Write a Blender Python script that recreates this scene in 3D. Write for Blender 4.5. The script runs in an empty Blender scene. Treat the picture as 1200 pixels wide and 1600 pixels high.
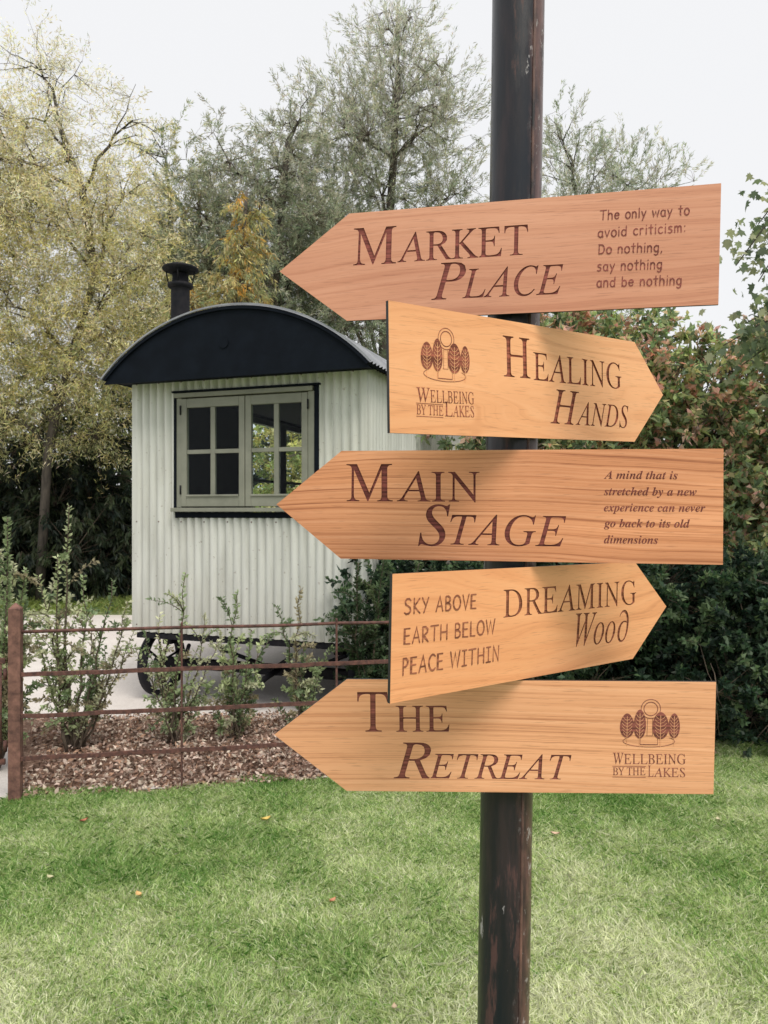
import bpy, math, random
import numpy as np
from mathutils import Vector, Matrix
S = bpy.context.scene
COL = S.collection
RAD = math.radians
# ------------------------------------------------------------------ camera
EYE = 1.6
F = 1202.0
cam_d = bpy.data.cameras.new('camera')
cam = bpy.data.objects.new('camera', cam_d)
COL.objects.link(cam)
cam.location = (0, 0, EYE)
cam.rotation_euler = (RAD(90), 0, 0)
cam_d.sensor_fit = 'VERTICAL'
cam_d.sensor_height = 36
cam_d.lens = 36 * F / 1600
cam_d.clip_start = 0.05
cam_d.clip_end = 1500
cam_d.dof.use_dof = True
cam_d.dof.focus_distance = 1.12
cam_d.dof.aperture_fstop = 24
S.camera = cam
# ------------------------------------------------------------------ light
SUN = Vector((0.20, -0.46, 0.86)).normalized()
W = bpy.data.worlds.new('World')
S.world = W
W.use_nodes = True
nt = W.node_tree
bg = nt.nodes['Background']
sky = nt.nodes.new('ShaderNodeTexSky')
sky.sky_type = 'NISHITA'
sky.sun_disc = False
sky.sun_elevation = math.asin(SUN.z)
sky.sun_rotation = math.atan2(SUN.x, SUN.y)
sky.dust_density = 5
mx = nt.nodes.new('ShaderNodeMix'); mx.data_type = 'RGBA'
mx.inputs[0].default_value = 0.93          # high thin cloud over the blue
nt.links.new(sky.outputs[0], mx.inputs[6])
mx.inputs[7].default_value = (4.75, 4.75, 4.78, 1)
nt.links.new(mx.outputs[2], bg.inputs[0])
bg.inputs[1].default_value = 0.1
sd = bpy.data.lights.new('sun', 'SUN')
sd.energy = 1.5
sd.angle = RAD(30)
sd.color = (1.0, 0.94, 0.84)
so = bpy.data.objects.new('sun', sd)
COL.objects.link(so)
so.location = (0, 0, 20)
so.rotation_euler = SUN.to_track_quat('Z', 'Y').to_euler()
S.view_settings.view_transform = 'Standard'
S.view_settings.look = 'None'
S.view_settings.gamma = 1
S.view_settings.exposure = 1.0
S.view_settings.use_curve_mapping = False

# ------------------------------------------------------------------ helpers
def P(px, py, Y):
    "point at distance Y seen at a place of the 1200 x 1600 photograph"
    return Vector(((px - 600) / F * Y, Y, EYE + (800 - py) / F * Y))

def tag(o, label=None, cat=None, group=None, kind=None):
    if label: o['label'] = label
    if cat: o['category'] = cat
    if group: o['group'] = group
    if kind: o['kind'] = kind
    return o

def link(name, me, parent=None, mats=()):
    o = bpy.data.objects.new(name, me)
    COL.objects.link(o)
    if me is not None:
        for m in mats: me.materials.append(m)
    if parent is not None: o.parent = parent
    return o

def thing(name, loc, label, cat, group=None, rz=0):
    o = link(name, None)
    o.location = loc
    o.rotation_euler = (0, 0, rz)
    return tag(o, label, cat, group)

class Geo:
    def __init__(s): s.v = []; s.f = []; s.m = []; s.sm = []
    def add(s, v, f, m=0, smooth=False):
        b = len(s.v); s.v += [tuple(p) for p in v]
        s.f += [tuple(i + b for i in q) for q in f]
        s.m += [m] * len(f); s.sm += [smooth] * len(f)
        return s
    def box(s, x0, x1, y0, y1, z0, z1, m=0):
        v = [(x, y, z) for z in (z0, z1) for y in (y0, y1) for x in (x0, x1)]
        return s.add(v, [(0, 2, 3, 1), (4, 5, 7, 6), (0, 1, 5, 4), (2, 6, 7, 3), (0, 4, 6, 2), (1, 3, 7, 5)], m)
    def tube(s, pts, rad, n=8, m=0, caps=True, smooth=True):
        pts = [Vector(p) for p in pts]
        if not hasattr(rad, '__len__'): rad = [rad] * len(pts)
        v = []; ref = None
        for i, p in enumerate(pts):
            d = (pts[min(i + 1, len(pts) - 1)] - pts[max(i - 1, 0)])
            d = d.normalized() if d.length > 1e-9 else Vector((0, 0, 1))
            if ref is None:
                ref = d.orthogonal().normalized()
            a = (ref - d * ref.dot(d))
            a = a.normalized() if a.length > 1e-6 else d.orthogonal().normalized()
            ref = a; b = d.cross(a)
            for k in range(n):
                t = 2 * math.pi * k / n
                v.append(p + (a * math.cos(t) + b * math.sin(t)) * rad[i])
        f = [(i * n + k, i * n + (k + 1) % n, (i + 1) * n + (k + 1) % n, (i + 1) * n + k)
             for i in range(len(pts) - 1) for k in range(n)]
        s.add(v, f, m, smooth)
        if caps:
            b = len(s.v) - len(v)
            s.f += [tuple(b + k for k in reversed(range(n))), tuple(b + (len(pts) - 1) * n + k for k in range(n))]
            s.m += [m, m]; s.sm += [False, False]
        return s
    def lathe(s, prof, c=(0, 0), n=24, m=0, axis='z'):
        v = []
        for r, h in prof:
            for k in range(n):
                t = 2 * math.pi * k / n
                a, b = r * math.cos(t), r * math.sin(t)
                v.append((c[0] + a, c[1] + b, h) if axis == 'z' else (h, c[0] + a, c[1] + b))
        f = [(i * n + k, i * n + (k + 1) % n, (i + 1) * n + (k + 1) % n, (i + 1) * n + k)
             for i in range(len(prof) - 1) for k in range(n)]
        return s.add(v, f, m, True)
    def build(s, name, mats, parent=None, bevel=0):
        me = bpy.data.meshes.new(name)
        me.from_pydata(s.v, [], s.f)
        me.polygons.foreach_set('material_index', s.m)
        me.polygons.foreach_set('use_smooth', s.sm)
        me.update()
        o = link(name, me, parent, mats if isinstance(mats, (list, tuple)) else [mats])
        if bevel:
            b = o.modifiers.new('bevel', 'BEVEL'); b.width = bevel; b.segments = 2; b.limit_method = 'ANGLE'
        return o

# ------------------------------------------------------------------ materials
class Mat:
    def __init__(s, name, rough=0.6, metal=0.0, base=(.5, .5, .5), spec=0.5):
        s.m = bpy.data.materials.new(name); s.m.use_nodes = True
        s.t = s.m.node_tree; s.b = s.t.nodes['Principled BSDF']
        s.b.inputs['Roughness'].default_value = rough
        s.b.inputs['Metallic'].default_value = metal
        s.b.inputs['Base Color'].default_value = (*base, 1)
        s.b.inputs['Specular IOR Level'].default_value = spec
        s.tc = None
    def n(s, typ, **kw):
        nd = s.t.nodes.new('ShaderNode' + typ)
        for k, v in kw.items():
            if k in nd.inputs.keys() if hasattr(nd.inputs, 'keys') else False: nd.inputs[k].default_value = v
            else: setattr(nd, k, v)
        return nd
    def l(s, a, b): s.t.links.new(a, b)
    def coord(s, scale=(1, 1, 1), loc=(0, 0, 0), kind='Object', rot=(0, 0, 0)):
        if s.tc is None: s.tc = s.n('TexCoord')
        mp = s.n('Mapping'); mp.inputs['Scale'].default_value = scale; mp.inputs['Location'].default_value = loc
        mp.inputs['Rotation'].default_value = rot
        s.l(s.tc.outputs[kind], mp.inputs[0]); return mp.outputs[0]
    def noise(s, vec, scale=5, detail=4, rough=.55, dist=0):
        nd = s.n('TexNoise'); nd.inputs['Scale'].default_value = scale; nd.inputs['Detail'].default_value = detail
        nd.inputs['Roughness'].default_value = rough; nd.inputs['Distortion'].default_value = dist
        s.l(vec, nd.inputs['Vector']); return nd.outputs['Fac']
    def ramp(s, fac, stops, interp='LINEAR'):
        nd = s.n('ValToRGB'); cr = nd.color_ramp; cr.interpolation = interp
        while len(cr.elements) < len(stops): cr.elements.new(0.5)
        for e, (p, c) in zip(cr.elements, stops):
            e.position = p; e.color = (*c, 1) if hasattr(c, '__len__') else (c, c, c, 1)
        s.l(fac, nd.inputs[0]); return nd.outputs[0]
    def mix(s, fac, a, b, mode='MIX'):
        nd = s.n('Mix'); nd.data_type = 'RGBA'; nd.blend_type = mode
        for sock, x in ((0, fac), (6, a), (7, b)):
            if hasattr(x, 'is_linked'): s.l(x, nd.inputs[sock])
            else: nd.inputs[sock].default_value = x if sock == 0 else (*x, 1)
        return nd.outputs[2]
    def base(s, c): s.l(c, s.b.inputs['Base Color'])
    def rough(s, c): s.l(c, s.b.inputs['Roughness'])
    def bump(s, h, strength=.3, dist=.01):
        nd = s.n('Bump'); nd.inputs['Strength'].default_value = strength; nd.inputs['Distance'].default_value = dist
        s.l(h, nd.inputs['Height']); s.l(nd.outputs[0], s.b.inputs['Normal'])

def mottled(name, c1, c2, scale=6, rough=.7, metal=0, bump=.15, bd=.002, scl=(1, 1, 1), detail=6):
    m = Mat(name, rough, metal)
    v = m.coord(scl)
    f = m.noise(v, scale, detail, .62)
    m.base(m.ramp(f, [(.34, c1), (.66, c2)]))
    if bump: m.bump(f, bump, bd)
    return m.m

def wood(name, light, mid, dark, seed, contrast, lines, wav):
    m = Mat(name, .42, 0, spec=.35)
    loc = (seed * 3.7, seed * 1.3, seed * 2.9)
    # broad growth figure: distance field bent by a slow noise, cut into rings
    v1 = m.coord((1.1, 1, 5.0 * wav), loc)
    bend = m.noise(v1, 1.6, 2, .45)
    sep = m.n('SeparateXYZ'); m.l(m.coord((1, 1, 1), loc), sep.inputs[0])
    a = m.n('Math', operation='MULTIPLY_ADD'); m.l(bend, a.inputs[0]); a.inputs[1].default_value = .16 * wav; m.l(sep.outputs['Z'], a.inputs[2])
    b = m.n('Math', operation='MULTIPLY'); m.l(a.outputs[0], b.inputs[0]); b.inputs[1].default_value = lines
    com = m.n('CombineXYZ'); m.l(b.outputs[0], com.inputs['Z'])
    sx = m.n('Math', operation='MULTIPLY'); m.l(sep.outputs['X'], sx.inputs[0]); sx.inputs[1].default_value = .9
    m.l(sx.outputs[0], com.inputs['X'])
    rings = m.noise(com.outputs[0], 1.0, 3, .7)
    fine = m.noise(m.coord((9, 1, 420), loc), 1.0, 3, .6)
    broad = m.noise(m.coord((2.2, 1, 14), loc), 1.0, 3, .5)
    r = m.ramp(rings, [(.50 - .16, dark), (.50 - .04, mid), (.60, light)])
    c = m.mix(m.ramp(fine, [(.35, .0), (.62, .35)]), r, mid)
    c = m.mix(contrast, mid, c)
    c = m.mix(m.ramp(broad, [(.35, .35), (.65, .0)]), c, dark)
    pores = m.noise(m.coord((30, 1, 900), loc), 1.0, 2, .5)
    c = m.mix(m.ramp(pores, [(.30, .35), (.40, .0)]), c, tuple(x * .45 for x in dark))
    m.base(c)
    m.bump(fine, .12, .0006)
    m.rough(m.ramp(fine, [(.3, .52), (.7, .38)]))
    return m

def burnt(name, c, seed):
    m = Mat(name, .75, 0, spec=.2)
    f = m.noise(m.coord((8, 1, 330), (seed, 0, seed)), 1.0, 3, .6)
    m.base(m.ramp(f, [(.38, tuple(x * .55 for x in c)), (.64, tuple(x * 1.5 for x in c))]))
    m.bump(f, .3, .001)
    return m.m

def leaf_mat(name, rough=.45, trans=.3, spec=.4):
    m = Mat(name, rough, 0, spec=spec)
    at = m.n('Attribute'); at.attribute_name = 'tint'
    m.base(at.outputs['Color'])
    tr = m.n('BsdfTranslucent')
    hs = m.n('HueSaturation'); hs.inputs['Saturation'].default_value = 1.15; hs.inputs['Value'].default_value = 1.25
    m.l(at.outputs['Color'], hs.inputs['Color']); m.l(hs.outputs[0], tr.inputs['Color'])
    ms = m.n('MixShader'); ms.inputs[0].default_value = trans
    m.l(m.b.outputs[0], ms.inputs[1]); m.l(tr.outputs[0], ms.inputs[2])
    m.l(ms.outputs[0], m.t.nodes['Material Output'].inputs['Surface'])
    return m.m

M = {}
M['bark'] = mottled('bark', (.03, .026, .022), (.10, .085, .07), 14, .9, bump=.6, bd=.01, scl=(1, 1, .25))
M['twig'] = mottled('twig_bark', (.05, .035, .025), (.13, .10, .075), 30, .85, bump=0)
M['leaf'] = leaf_mat('leaf_blade', .5, .45, .3)
M['grass'] = leaf_mat('grass_blade', .55, .45, .2)
M['dry'] = leaf_mat('dry_leaf', .8, .1, .1)
M['black_core'] = mottled('board_black_core', (.006, .006, .008), (.016, .015, .018), 60, .5, bump=0)

# grey green painted corrugated iron, slightly dirty and streaked
def wall_paint():
    m = Mat('painted_iron', .5, 0, spec=.4)
    n1 = m.noise(m.coord((5, 5, .5)), 2.2, 6, .6)
    n2 = m.noise(m.coord((1, 1, 1)), 1.3, 5, .6)
    c = m.ramp(n1, [(.3, (.45, .46, .43)), (.55, (.585, .60, .57)), (.75, (.65, .665, .635))])
    c = m.mix(m.ramp(n2, [(.45, 0), (.75, .35)]), c, (.46, .44, .37))
    sp = m.noise(m.coord((1, 1, 1)), 38, 2, .5)
    c = m.mix(m.ramp(sp, [(.70, 0), (.74, .45)]), c, (.17, .12, .08))
    sep = m.n('SeparateXYZ'); m.l(m.tc.outputs['Object'], sep.inputs[0])
    low = m.n('MapRange'); m.l(sep.outputs['Z'], low.inputs[0])
    low.inputs[1].default_value = .6; low.inputs[2].default_value = 1.0; low.inputs[3].default_value = .4; low.inputs[4].default_value = 0
    nn = m.noise(m.coord((3, 3, 1)), 3, 4, .6)
    ml = m.n('Math', operation='MULTIPLY'); m.l(low.outputs[0], ml.inputs[0]); m.l(nn, ml.inputs[1])
    c = m.mix(ml.outputs[0], c, (.22, .19, .14))
    m.base(c); m.bump(n1, .08, .003)
    return m.m
M['wall'] = wall_paint()
M['frame'] = mottled('grey_green_joinery', (.175, .18, .145), (.235, .24, .195), 5, .5, bump=.05)
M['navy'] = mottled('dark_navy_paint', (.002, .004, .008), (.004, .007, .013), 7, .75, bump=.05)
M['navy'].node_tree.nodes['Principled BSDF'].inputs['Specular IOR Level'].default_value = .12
M['roof'] = mottled('galvanised_roof', (.20, .21, .23), (.34, .35, .37), 4, .38, .5, bump=.05)
M['iron'] = mottled('dark_iron', (.007, .008, .012), (.018, .017, .020), 18, .7, .0, bump=.3)
M['iron'].node_tree.nodes['Principled BSDF'].inputs['Specular IOR Level'].default_value = .15
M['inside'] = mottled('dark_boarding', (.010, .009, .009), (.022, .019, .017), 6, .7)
M['rust'] = mottled('rusty_iron', (.045, .022, .020), (.15, .065, .052), 34, .85, 0, bump=.5, bd=.002)
M['rustpost'] = mottled('rusty_post', (.075, .036, .030), (.23, .115, .09), 22, .85, 0, bump=.5, bd=.003)
M['steel'] = mottled('bolt_steel', (.25, .25, .26), (.5, .5, .5), 40, .3, .9, bump=0)

def pole_mat():
    m = Mat('peeling_dark_paint', .3, 0, spec=.38)
    a = m.noise(m.coord((7, 7, .9)), 3.4, 8, .65)
    b = m.noise(m.coord((1, 1, .35), (3, 1, 4)), 42, 6, .65)
    c = m.noise(m.coord((3, 3, .5), (7, 2, 1)), 9, 6, .7)
    col = m.ramp(a, [(.38, (.006, .009, .016)), (.50, (.012, .012, .017)), (.62, (.028, .020, .024))])
    col = m.mix(m.ramp(c, [(.58, 0), (.64, .7)]), col, (.10, .048, .044))
    col = m.mix(m.ramp(b, [(.66, 0), (.69, .8)]), col, (.40, .38, .40))
    # side that has worn back to brown primer, flecked with bare metal
    sp = m.n('SeparateXYZ'); m.l(m.tc.outputs['Object'], sp.inputs[0])
    k1 = m.n('Math', operation='MULTIPLY_ADD'); m.l(sp.outputs['Z'], k1.inputs[0]); k1.inputs[1].default_value = -.01497; m.l(sp.outputs['X'], k1.inputs[2])
    wn = m.noise(m.coord((4, 4, 1), (2, 9, 5)), 6, 6, .7)
    k2 = m.n('Math', operation='MULTIPLY_ADD'); m.l(wn, k2.inputs[0]); k2.inputs[1].default_value = .05; m.l(k1.outputs[0], k2.inputs[2])
    side = m.ramp(k2.outputs[0], [(.036, 0), (.054, .8)])
    fl = m.noise(m.coord((1, 1, .6), (1, 2, 8)), 95, 4, .7)
    br = m.mix(m.ramp(fl, [(.60, 0), (.64, .8)]), m.ramp(b, [(.35, (.045, .026, .026)), (.62, (.17, .085, .075))]), (.42, .38, .38))
    col = m.mix(side, col, br)
    m.base(col)
    m.rough(m.ramp(c, [(.5, .28), (.68, .75)]))
    m.bump(b, .25, .002)
    return m.m
M['pole'] = pole_mat()

def glass():
    m = Mat('window_glass', .02)
    t = m.t
    g = m.n('BsdfGlossy'); g.inputs['Roughness'].default_value = .01; g.inputs['Color'].default_value = (.9, .95, 1, 1)
    tr = m.n('BsdfTransparent'); tr.inputs['Color'].default_value = (.93, .96, .97, 1)
    fr_ = m.n('LayerWeight'); fr_.inputs[0].default_value = .3
    fr = m.n('MapRange'); m.l(fr_.outputs['Facing'], fr.inputs[0]); fr.inputs[3].default_value = .002; fr.inputs[4].default_value = .05
    ms = m.n('MixShader'); m.l(fr.outputs[0], ms.inputs[0]); m.l(tr.outputs[0], ms.inputs[1]); m.l(g.outputs[0], ms.inputs[2])
    m.l(ms.outputs[0], t.nodes['Material Output'].inputs['Surface'])
    t.nodes.remove(m.b)
    return m.m
M['glass'] = glass()

# ------------------------------------------------------------------ the ground
def sheet(name, poly, z, mat, sub=None):
    g = Geo(); g.add([(x, y, z) for x, y in poly], [tuple(range(len(poly)))])
    o = g.build(name, mat); tag(o, kind='structure'); return o

def lawn_mat():
    m = Mat('lawn_soil', .95, spec=.1)
    n1 = m.noise(m.coord(), 1.2, 5, .6); n2 = m.noise(m.coord(), 60, 5, .7)
    c = m.ramp(n2, [(.3, (.20, .24, .11)), (.7, (.36, .42, .22))])
    c = m.mix(m.ramp(n1, [(.4, 0), (.7, .5)]), c, (.22, .24, .12))
    m.base(c); m.bump(n2, .8, .02); return m.m
def path_mat():
    m = Mat('pale_concrete', .9, spec=.2)
    n1 = m.noise(m.coord(), .8, 6, .6); n2 = m.noise(m.coord(), 90, 4, .7); n3 = m.noise(m.coord((1, 2.2, 1)), 2.5, 5, .6)
    c = m.ramp(n1, [(.3, (.56, .52, .50)), (.7, (.70, .665, .65))])
    c = m.mix(m.ramp(n2, [(.4, .30), (.6, 0)]), c, (.30, .27, .25))
    c = m.mix(m.ramp(n3, [(.58, 0), (.72, .35)]), c, (.33, .29, .26))
    m.base(c); m.bump(n2, .5, .006); return m.m
def mulch_mat():
    m = Mat('leaf_mould', .95, spec=.1)
    n2 = m.noise(m.coord(), 26, 6, .7)
    c = m.ramp(n2, [(.3, (.05, .03, .022)), (.5, (.17, .105, .08)), (.7, (.34, .24, .19))])
    m.base(c); m.bump(n2, .9, .03); return m.m
big = [(-400, -60), (400, -60), (400, 800), (-400, 800)]
sheet('ground', big, -.006, lawn_mat())
sheet('lawn', [(-9, -6), (9, -6), (9, 5.6), (3.2, 5.25), (-2.05, 4.33), (-9, 3.2)], 0, lawn_mat())
sheet('path', [(-14, 2.7), (-2.03, 4.30), (2.6, 5.2), (2.6, 9.0), (1.5, 12.2), (-3, 11.9), (-14, 12.1)], .004, path_mat())
# planting bed, a low mound under the leaf litter
def bed_h(x, y):
    e = 4.33 + (x + 2.05) * .175
    t = min(max((y - e) / .35, 0), 1) * min(max((5.95 + .12 * math.sin(x * 3) - y) / .4, 0), 1) if x < 2 else min(max((y - e) / .35, 0), 1)
    return .002 + .060 * t * min(1, max(0, (x + 2.1 + .5 * max(y - 4.33, 0)) / .25))
g = Geo(); nx, ny = 60, 26; vs = []
for j in range(ny):
    for i in range(nx):
        x = -2.03 + 8.0 * i / (nx - 1)
        y0 = 4.24 + (x + 2.05) * .175
        y1 = (5.85 if x < 0 else 5.85 + min(x, 2.5) * 1.6) + .06 * math.sin(x * 5) + .03 * math.sin(x * 13)
        y = y0 + (y1 - y0) * j / (ny - 1)
        sk = .5 * max(0, 1 - (x + 2.03) / 1.2)
        vs.append((x - sk * (y - y0), y, bed_h(x, y) + .008 * math.sin(x * 17 + y * 9)))
g.add(vs, [(j * nx + i, j * nx + i + 1, (j + 1) * nx + i + 1, (j + 1) * nx + i) for j in range(ny - 1) for i in range(nx - 1)], 0, True)
tag(g.build('planting_bed', mulch_mat()), kind='structure')

# ------------------------------------------------------------------ signpost
LEAN = (0.2009 - 0.178) / 1.53
PX, PY = .1895, 1.15
post = thing('signpost', (PX - LEAN * 1.6, PY, 0), 'dark round metal signpost carrying five wooden arrow boards', 'signpost')
def pole_x(z): return LEAN * z                 # local x of the pole axis at height z
g = Geo()
zs = [-.25 + 3.2 * i / 40 for i in range(41)]
rr = random.Random(4)
g.tube([(pole_x(z), 0, z) for z in zs], [.0385 + rr.uniform(-.0002, .0002) for _ in zs], 48)
g.build('pole', M['pole'], post)
g = Geo()
a = RAD(-62)
g.tube([(pole_x(z) + .0388 * math.cos(a) , .0388 * math.sin(a), z) for z in zs], [.0020 + rr.uniform(0, .0009) for _ in zs], 6)
g.build('weld_seam', mottled('rusty_seam', (.012, .011, .014), (.20, .10, .08), 30, .6, bump=.5, scl=(1, 1, .4)), post)

ITAL = {c: chr(0x1D434 + ord(c) - 65) for c in 'ABCDEFGHIJKLMNOPQRSTUVWXYZ'}
ITAL.update({c: chr(0x1D44E + ord(c) - 97) for c in 'abcdefghijklmnopqrstuvwxyz'})
ITAL['h'] = chr(0x210E)
BI = {c: chr(0x1D482 + ord(c) - 97) for c in 'abcdefghijklmnopqrstuvwxyz'}
BI['A'] = chr(0x1D468)

def glyph_mesh(s, res=3):
    c = bpy.data.curves.new('text', 'FONT'); c.body = s; c.size = 1; c.resolution_u = res
    o = bpy.data.objects.new('text', c); COL.objects.link(o)
    bpy.context.view_layer.update()
    me = bpy.data.meshes.new_from_object(o.evaluated_get(bpy.context.evaluated_depsgraph_get()))
    V = [(v.co.x, v.co.y) for v in me.vertices]; Fc = [tuple(p.vertices) for p in me.polygons]
    bpy.data.objects.remove(o); bpy.data.curves.remove(c); bpy.data.meshes.remove(me)
    key = {}; idx = []; U = []
    for p in V:
        k = (round(p[0], 5), round(p[1], 5))
        if k not in key: key[k] = len(U); U.append(p)
        idx.append(key[k])
    Fc = [tuple(idx[i] for i in f) for f in Fc]
    Fc = [f for f in Fc if len(set(f)) == len(f)]
    return U, Fc
def loops_of(Fc):
    cnt = {}
    for f in Fc:
        for a, b in zip(f, f[1:] + f[:1]): cnt[(a, b)] = 1
    nxt = {a: b for (a, b) in cnt if (b, a) not in cnt}
    out = []
    while nxt:
        a0, b = nxt.popitem(); lp = [a0]
        while b != a0 and b in nxt: lp.append(b); b = nxt.pop(b)
        if len(lp) > 2: out.append(lp)
    return out

# single stroke casual hand, cap height 1, x height .70
def arc(cx, cy, rx, ry, a0, a1, n=9):
    return [(cx + rx * math.cos(RAD(a0 + (a1 - a0) * i / (n - 1))), cy + ry * math.sin(RAD(a0 + (a1 - a0) * i / (n - 1)))) for i in range(n)]
O = lambda cx, rx=.27, ry=.34: [arc(cx, .34, rx, ry, 0, 360, 15)]
CAS = {
 'T': (.78, [[(.0, .98), (.76, 1.0)], [(.38, .98), (.36, .0)]]),
 'h': (.62, [[(.06, 1.0), (.05, 0)], [(.06, .40)] + arc(.29, .40, .22, .27, 160, 10, 7) + [(.52, 0)]]),
 'e': (.62, [[(.05, .38), (.55, .40)] + arc(.31, .36, .25, .32, 12, 325, 12)]),
 'o': (.62, O(.31)),
 'n': (.60, [[(.05, .66), (.06, 0)], [(.06, .40)] + arc(.29, .38, .21, .29, 160, 10, 7) + [(.50, 0)]]),
 'l': (.20, [[(.09, 1.0), (.10, 0)]]),
 'y': (.58, [[(.03, .66), (.28, .08)], [(.53, .68), (.28, .08), (.12, -.30)]]),
 'w': (.82, [[(.02, .66), (.20, .02), (.40, .58), (.58, .02), (.78, .68)]]),
 'a': (.62, [arc(.29, .33, .25, .32, 55, 345, 12), [(.52, .64), (.50, .2), (.57, 0)]]),
 't': (.50, [[(.24, .98), (.23, .12), (.30, .0)], [(.0, .68), (.46, .69)]]),
 'v': (.56, [[(.02, .67), (.26, .02), (.52, .69)]]),
 'i': (.20, [[(.09, .66), (.09, 0)], [(.09, .90), (.10, .96)]]),
 'd': (.64, [arc(.29, .33, .25, .32, 40, 340, 12), [(.55, 1.02), (.53, 0)]]),
 'c': (.56, [arc(.31, .34, .26, .33, 50, 318, 11)]),
 'r': (.48, [[(.06, .66), (.07, 0)], [(.07, .38)] + arc(.27, .38, .20, .29, 150, 55, 5)]),
 's': (.54, [[(.46, .62), (.30, .68), (.12, .60), (.12, .44), (.30, .37), (.44, .27), (.42, .10), (.24, .0), (.04, .06)]]),
 'm': (.86, [[(.05, .66), (.06, 0)], [(.06, .42)] + arc(.23, .40, .16, .27, 160, 10, 6) + [(.40, .02)], [(.41, .42)] + arc(.58, .40, .16, .27, 160, 10, 6) + [(.76, 0)]]),
 'D': (.76, [[(.08, .98), (.08, .0)], [(.02, .98), (.32, .94)] + arc(.30, .49, .38, .46, 70, -70, 8) + [(.08, .02)]]),
 'g': (.60, [arc(.28, .35, .24, .31, 55, 345, 12), [(.51, .66), (.50, .0), (.44, -.24), (.24, -.32), (.06, -.22)]]),
 'b': (.62, [[(.07, 1.02), (.06, .02)], arc(.31, .33, .25, .32, 150, -150, 11)]),
 ':': (.24, [[(.12, .58), (.12, .64)], [(.11, .06), (.12, .12)]]),
 ',': (.24, [[(.14, .06), (.06, -.16)]]),
 'S': (.70, [[(.62, .86), (.46, .99), (.24, .98), (.10, .82), (.14, .62), (.36, .52), (.56, .40), (.60, .20), (.44, .03), (.20, .0), (.03, .10)]]),
 'K': (.68, [[(.08, 1.0), (.08, .0)], [(.60, .98), (.09, .46), (.64, .0)]]),
 'Y': (.66, [[(.02, 1.0), (.30, .52)], [(.62, 1.0), (.18, .0)]]),
 'A': (.76, [[(.02, .0), (.40, 1.0), (.70, .0)], [(.13, .34), (.62, .35)]]),
 'B': (.66, [[(.08, .98), (.08, .02)], [(.08, .98), (.34, .98), (.50, .86), (.50, .68), (.34, .55), (.09, .53), (.40, .50), (.58, .36), (.56, .14), (.36, .02), (.08, .02)]]),
 'O': (.84, [arc(.41, .50, .37, .49, 0, 360, 18)]),
 'V': (.70, [[(.02, 1.0), (.33, .0), (.66, 1.02)]]),
 'E': (.64, [[(.56, .98), (.08, .98), (.07, .02), (.58, .0)], [(.08, .52), (.50, .53)]]),
 'R': (.68, [[(.08, .98), (.08, .0)], [(.06, .98), (.34, .97), (.54, .84), (.52, .64), (.34, .50), (.10, .46), (.60, .0)]]),
 'H': (.78, [[(.07, 1.0), (.07, .0)], [(.68, 1.0), (.68, .0)], [(.07, .50), (.68, .52)]]),
 'L': (.58, [[(.08, 1.0), (.07, .02), (.54, .0)]]),
 'W': (1.02, [[(.02, 1.0), (.24, .02), (.50, .92), (.72, .02), (.97, 1.02)]]),
 'P': (.58, [[(.08, .98), (.07, -.02)], [(.06, .98), (.32, .97), (.50, .82), (.47, .62), (.30, .48), (.08, .46)]]),
 'C': (.68, [arc(.42, .50, .37, .49, 50, 312, 13)]),
 'I': (.56, [[(.04, .98), (.50, .99)], [(.27, .98), (.27, .02)], [(.02, .0), (.50, .01)]]),
 'N': (.80, [[(.07, .0), (.08, 1.0), (.66, .02), (.68, 1.0)]]),
 ' ': (.38, []),
}
def strip(pts, w, z):
    "flat stroke with rounded ends lying in the x-z plane; y is its height off the board"
    n = len(pts); A = []; B = []
    for i, p in enumerate(pts):
        a = pts[max(i - 1, 0)]; b = pts[min(i + 1, n - 1)]
        dx, dy = b[0] - a[0], b[1] - a[1]; L = math.hypot(dx, dy) or 1
        if 0 < i < n - 1:      # keep mitres full
            d1 = (p[0] - a[0], p[1] - a[1]); d2 = (b[0] - p[0], b[1] - p[1])
            c = (d1[0] * d2[0] + d1[1] * d2[1]) / ((math.hypot(*d1) * math.hypot(*d2)) or 1)
            k = min(1 / max(math.sqrt(max((1 + c) / 2, 0)), .35), 1.8)
        else: k = .8
        nx_, ny_ = -dy / L * w / 2 * k, dx / L * w / 2 * k
        A.append((p[0] + nx_, z, p[1] + ny_)); B.append((p[0] - nx_, z, p[1] - ny_))
    def cap(i, j):
        dx, dy = pts[i][0] - pts[j][0], pts[i][1] - pts[j][1]; L = math.hypot(dx, dy) or 1
        return (pts[i][0] + dx / L * w * .45, z, pts[i][1] + dy / L * w * .45)
    v = [cap(0, 1)] + [q for ab in zip(A, B) for q in ab] + [cap(-1, -2)]
    f = [(0, 2, 1)] + [(1 + 2 * i, 2 + 2 * i, 4 + 2 * i, 3 + 2 * i) for i in range(n - 1)] + [(2 * n - 1, 2 * n, 2 * n + 1)]
    return v, f

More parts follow.
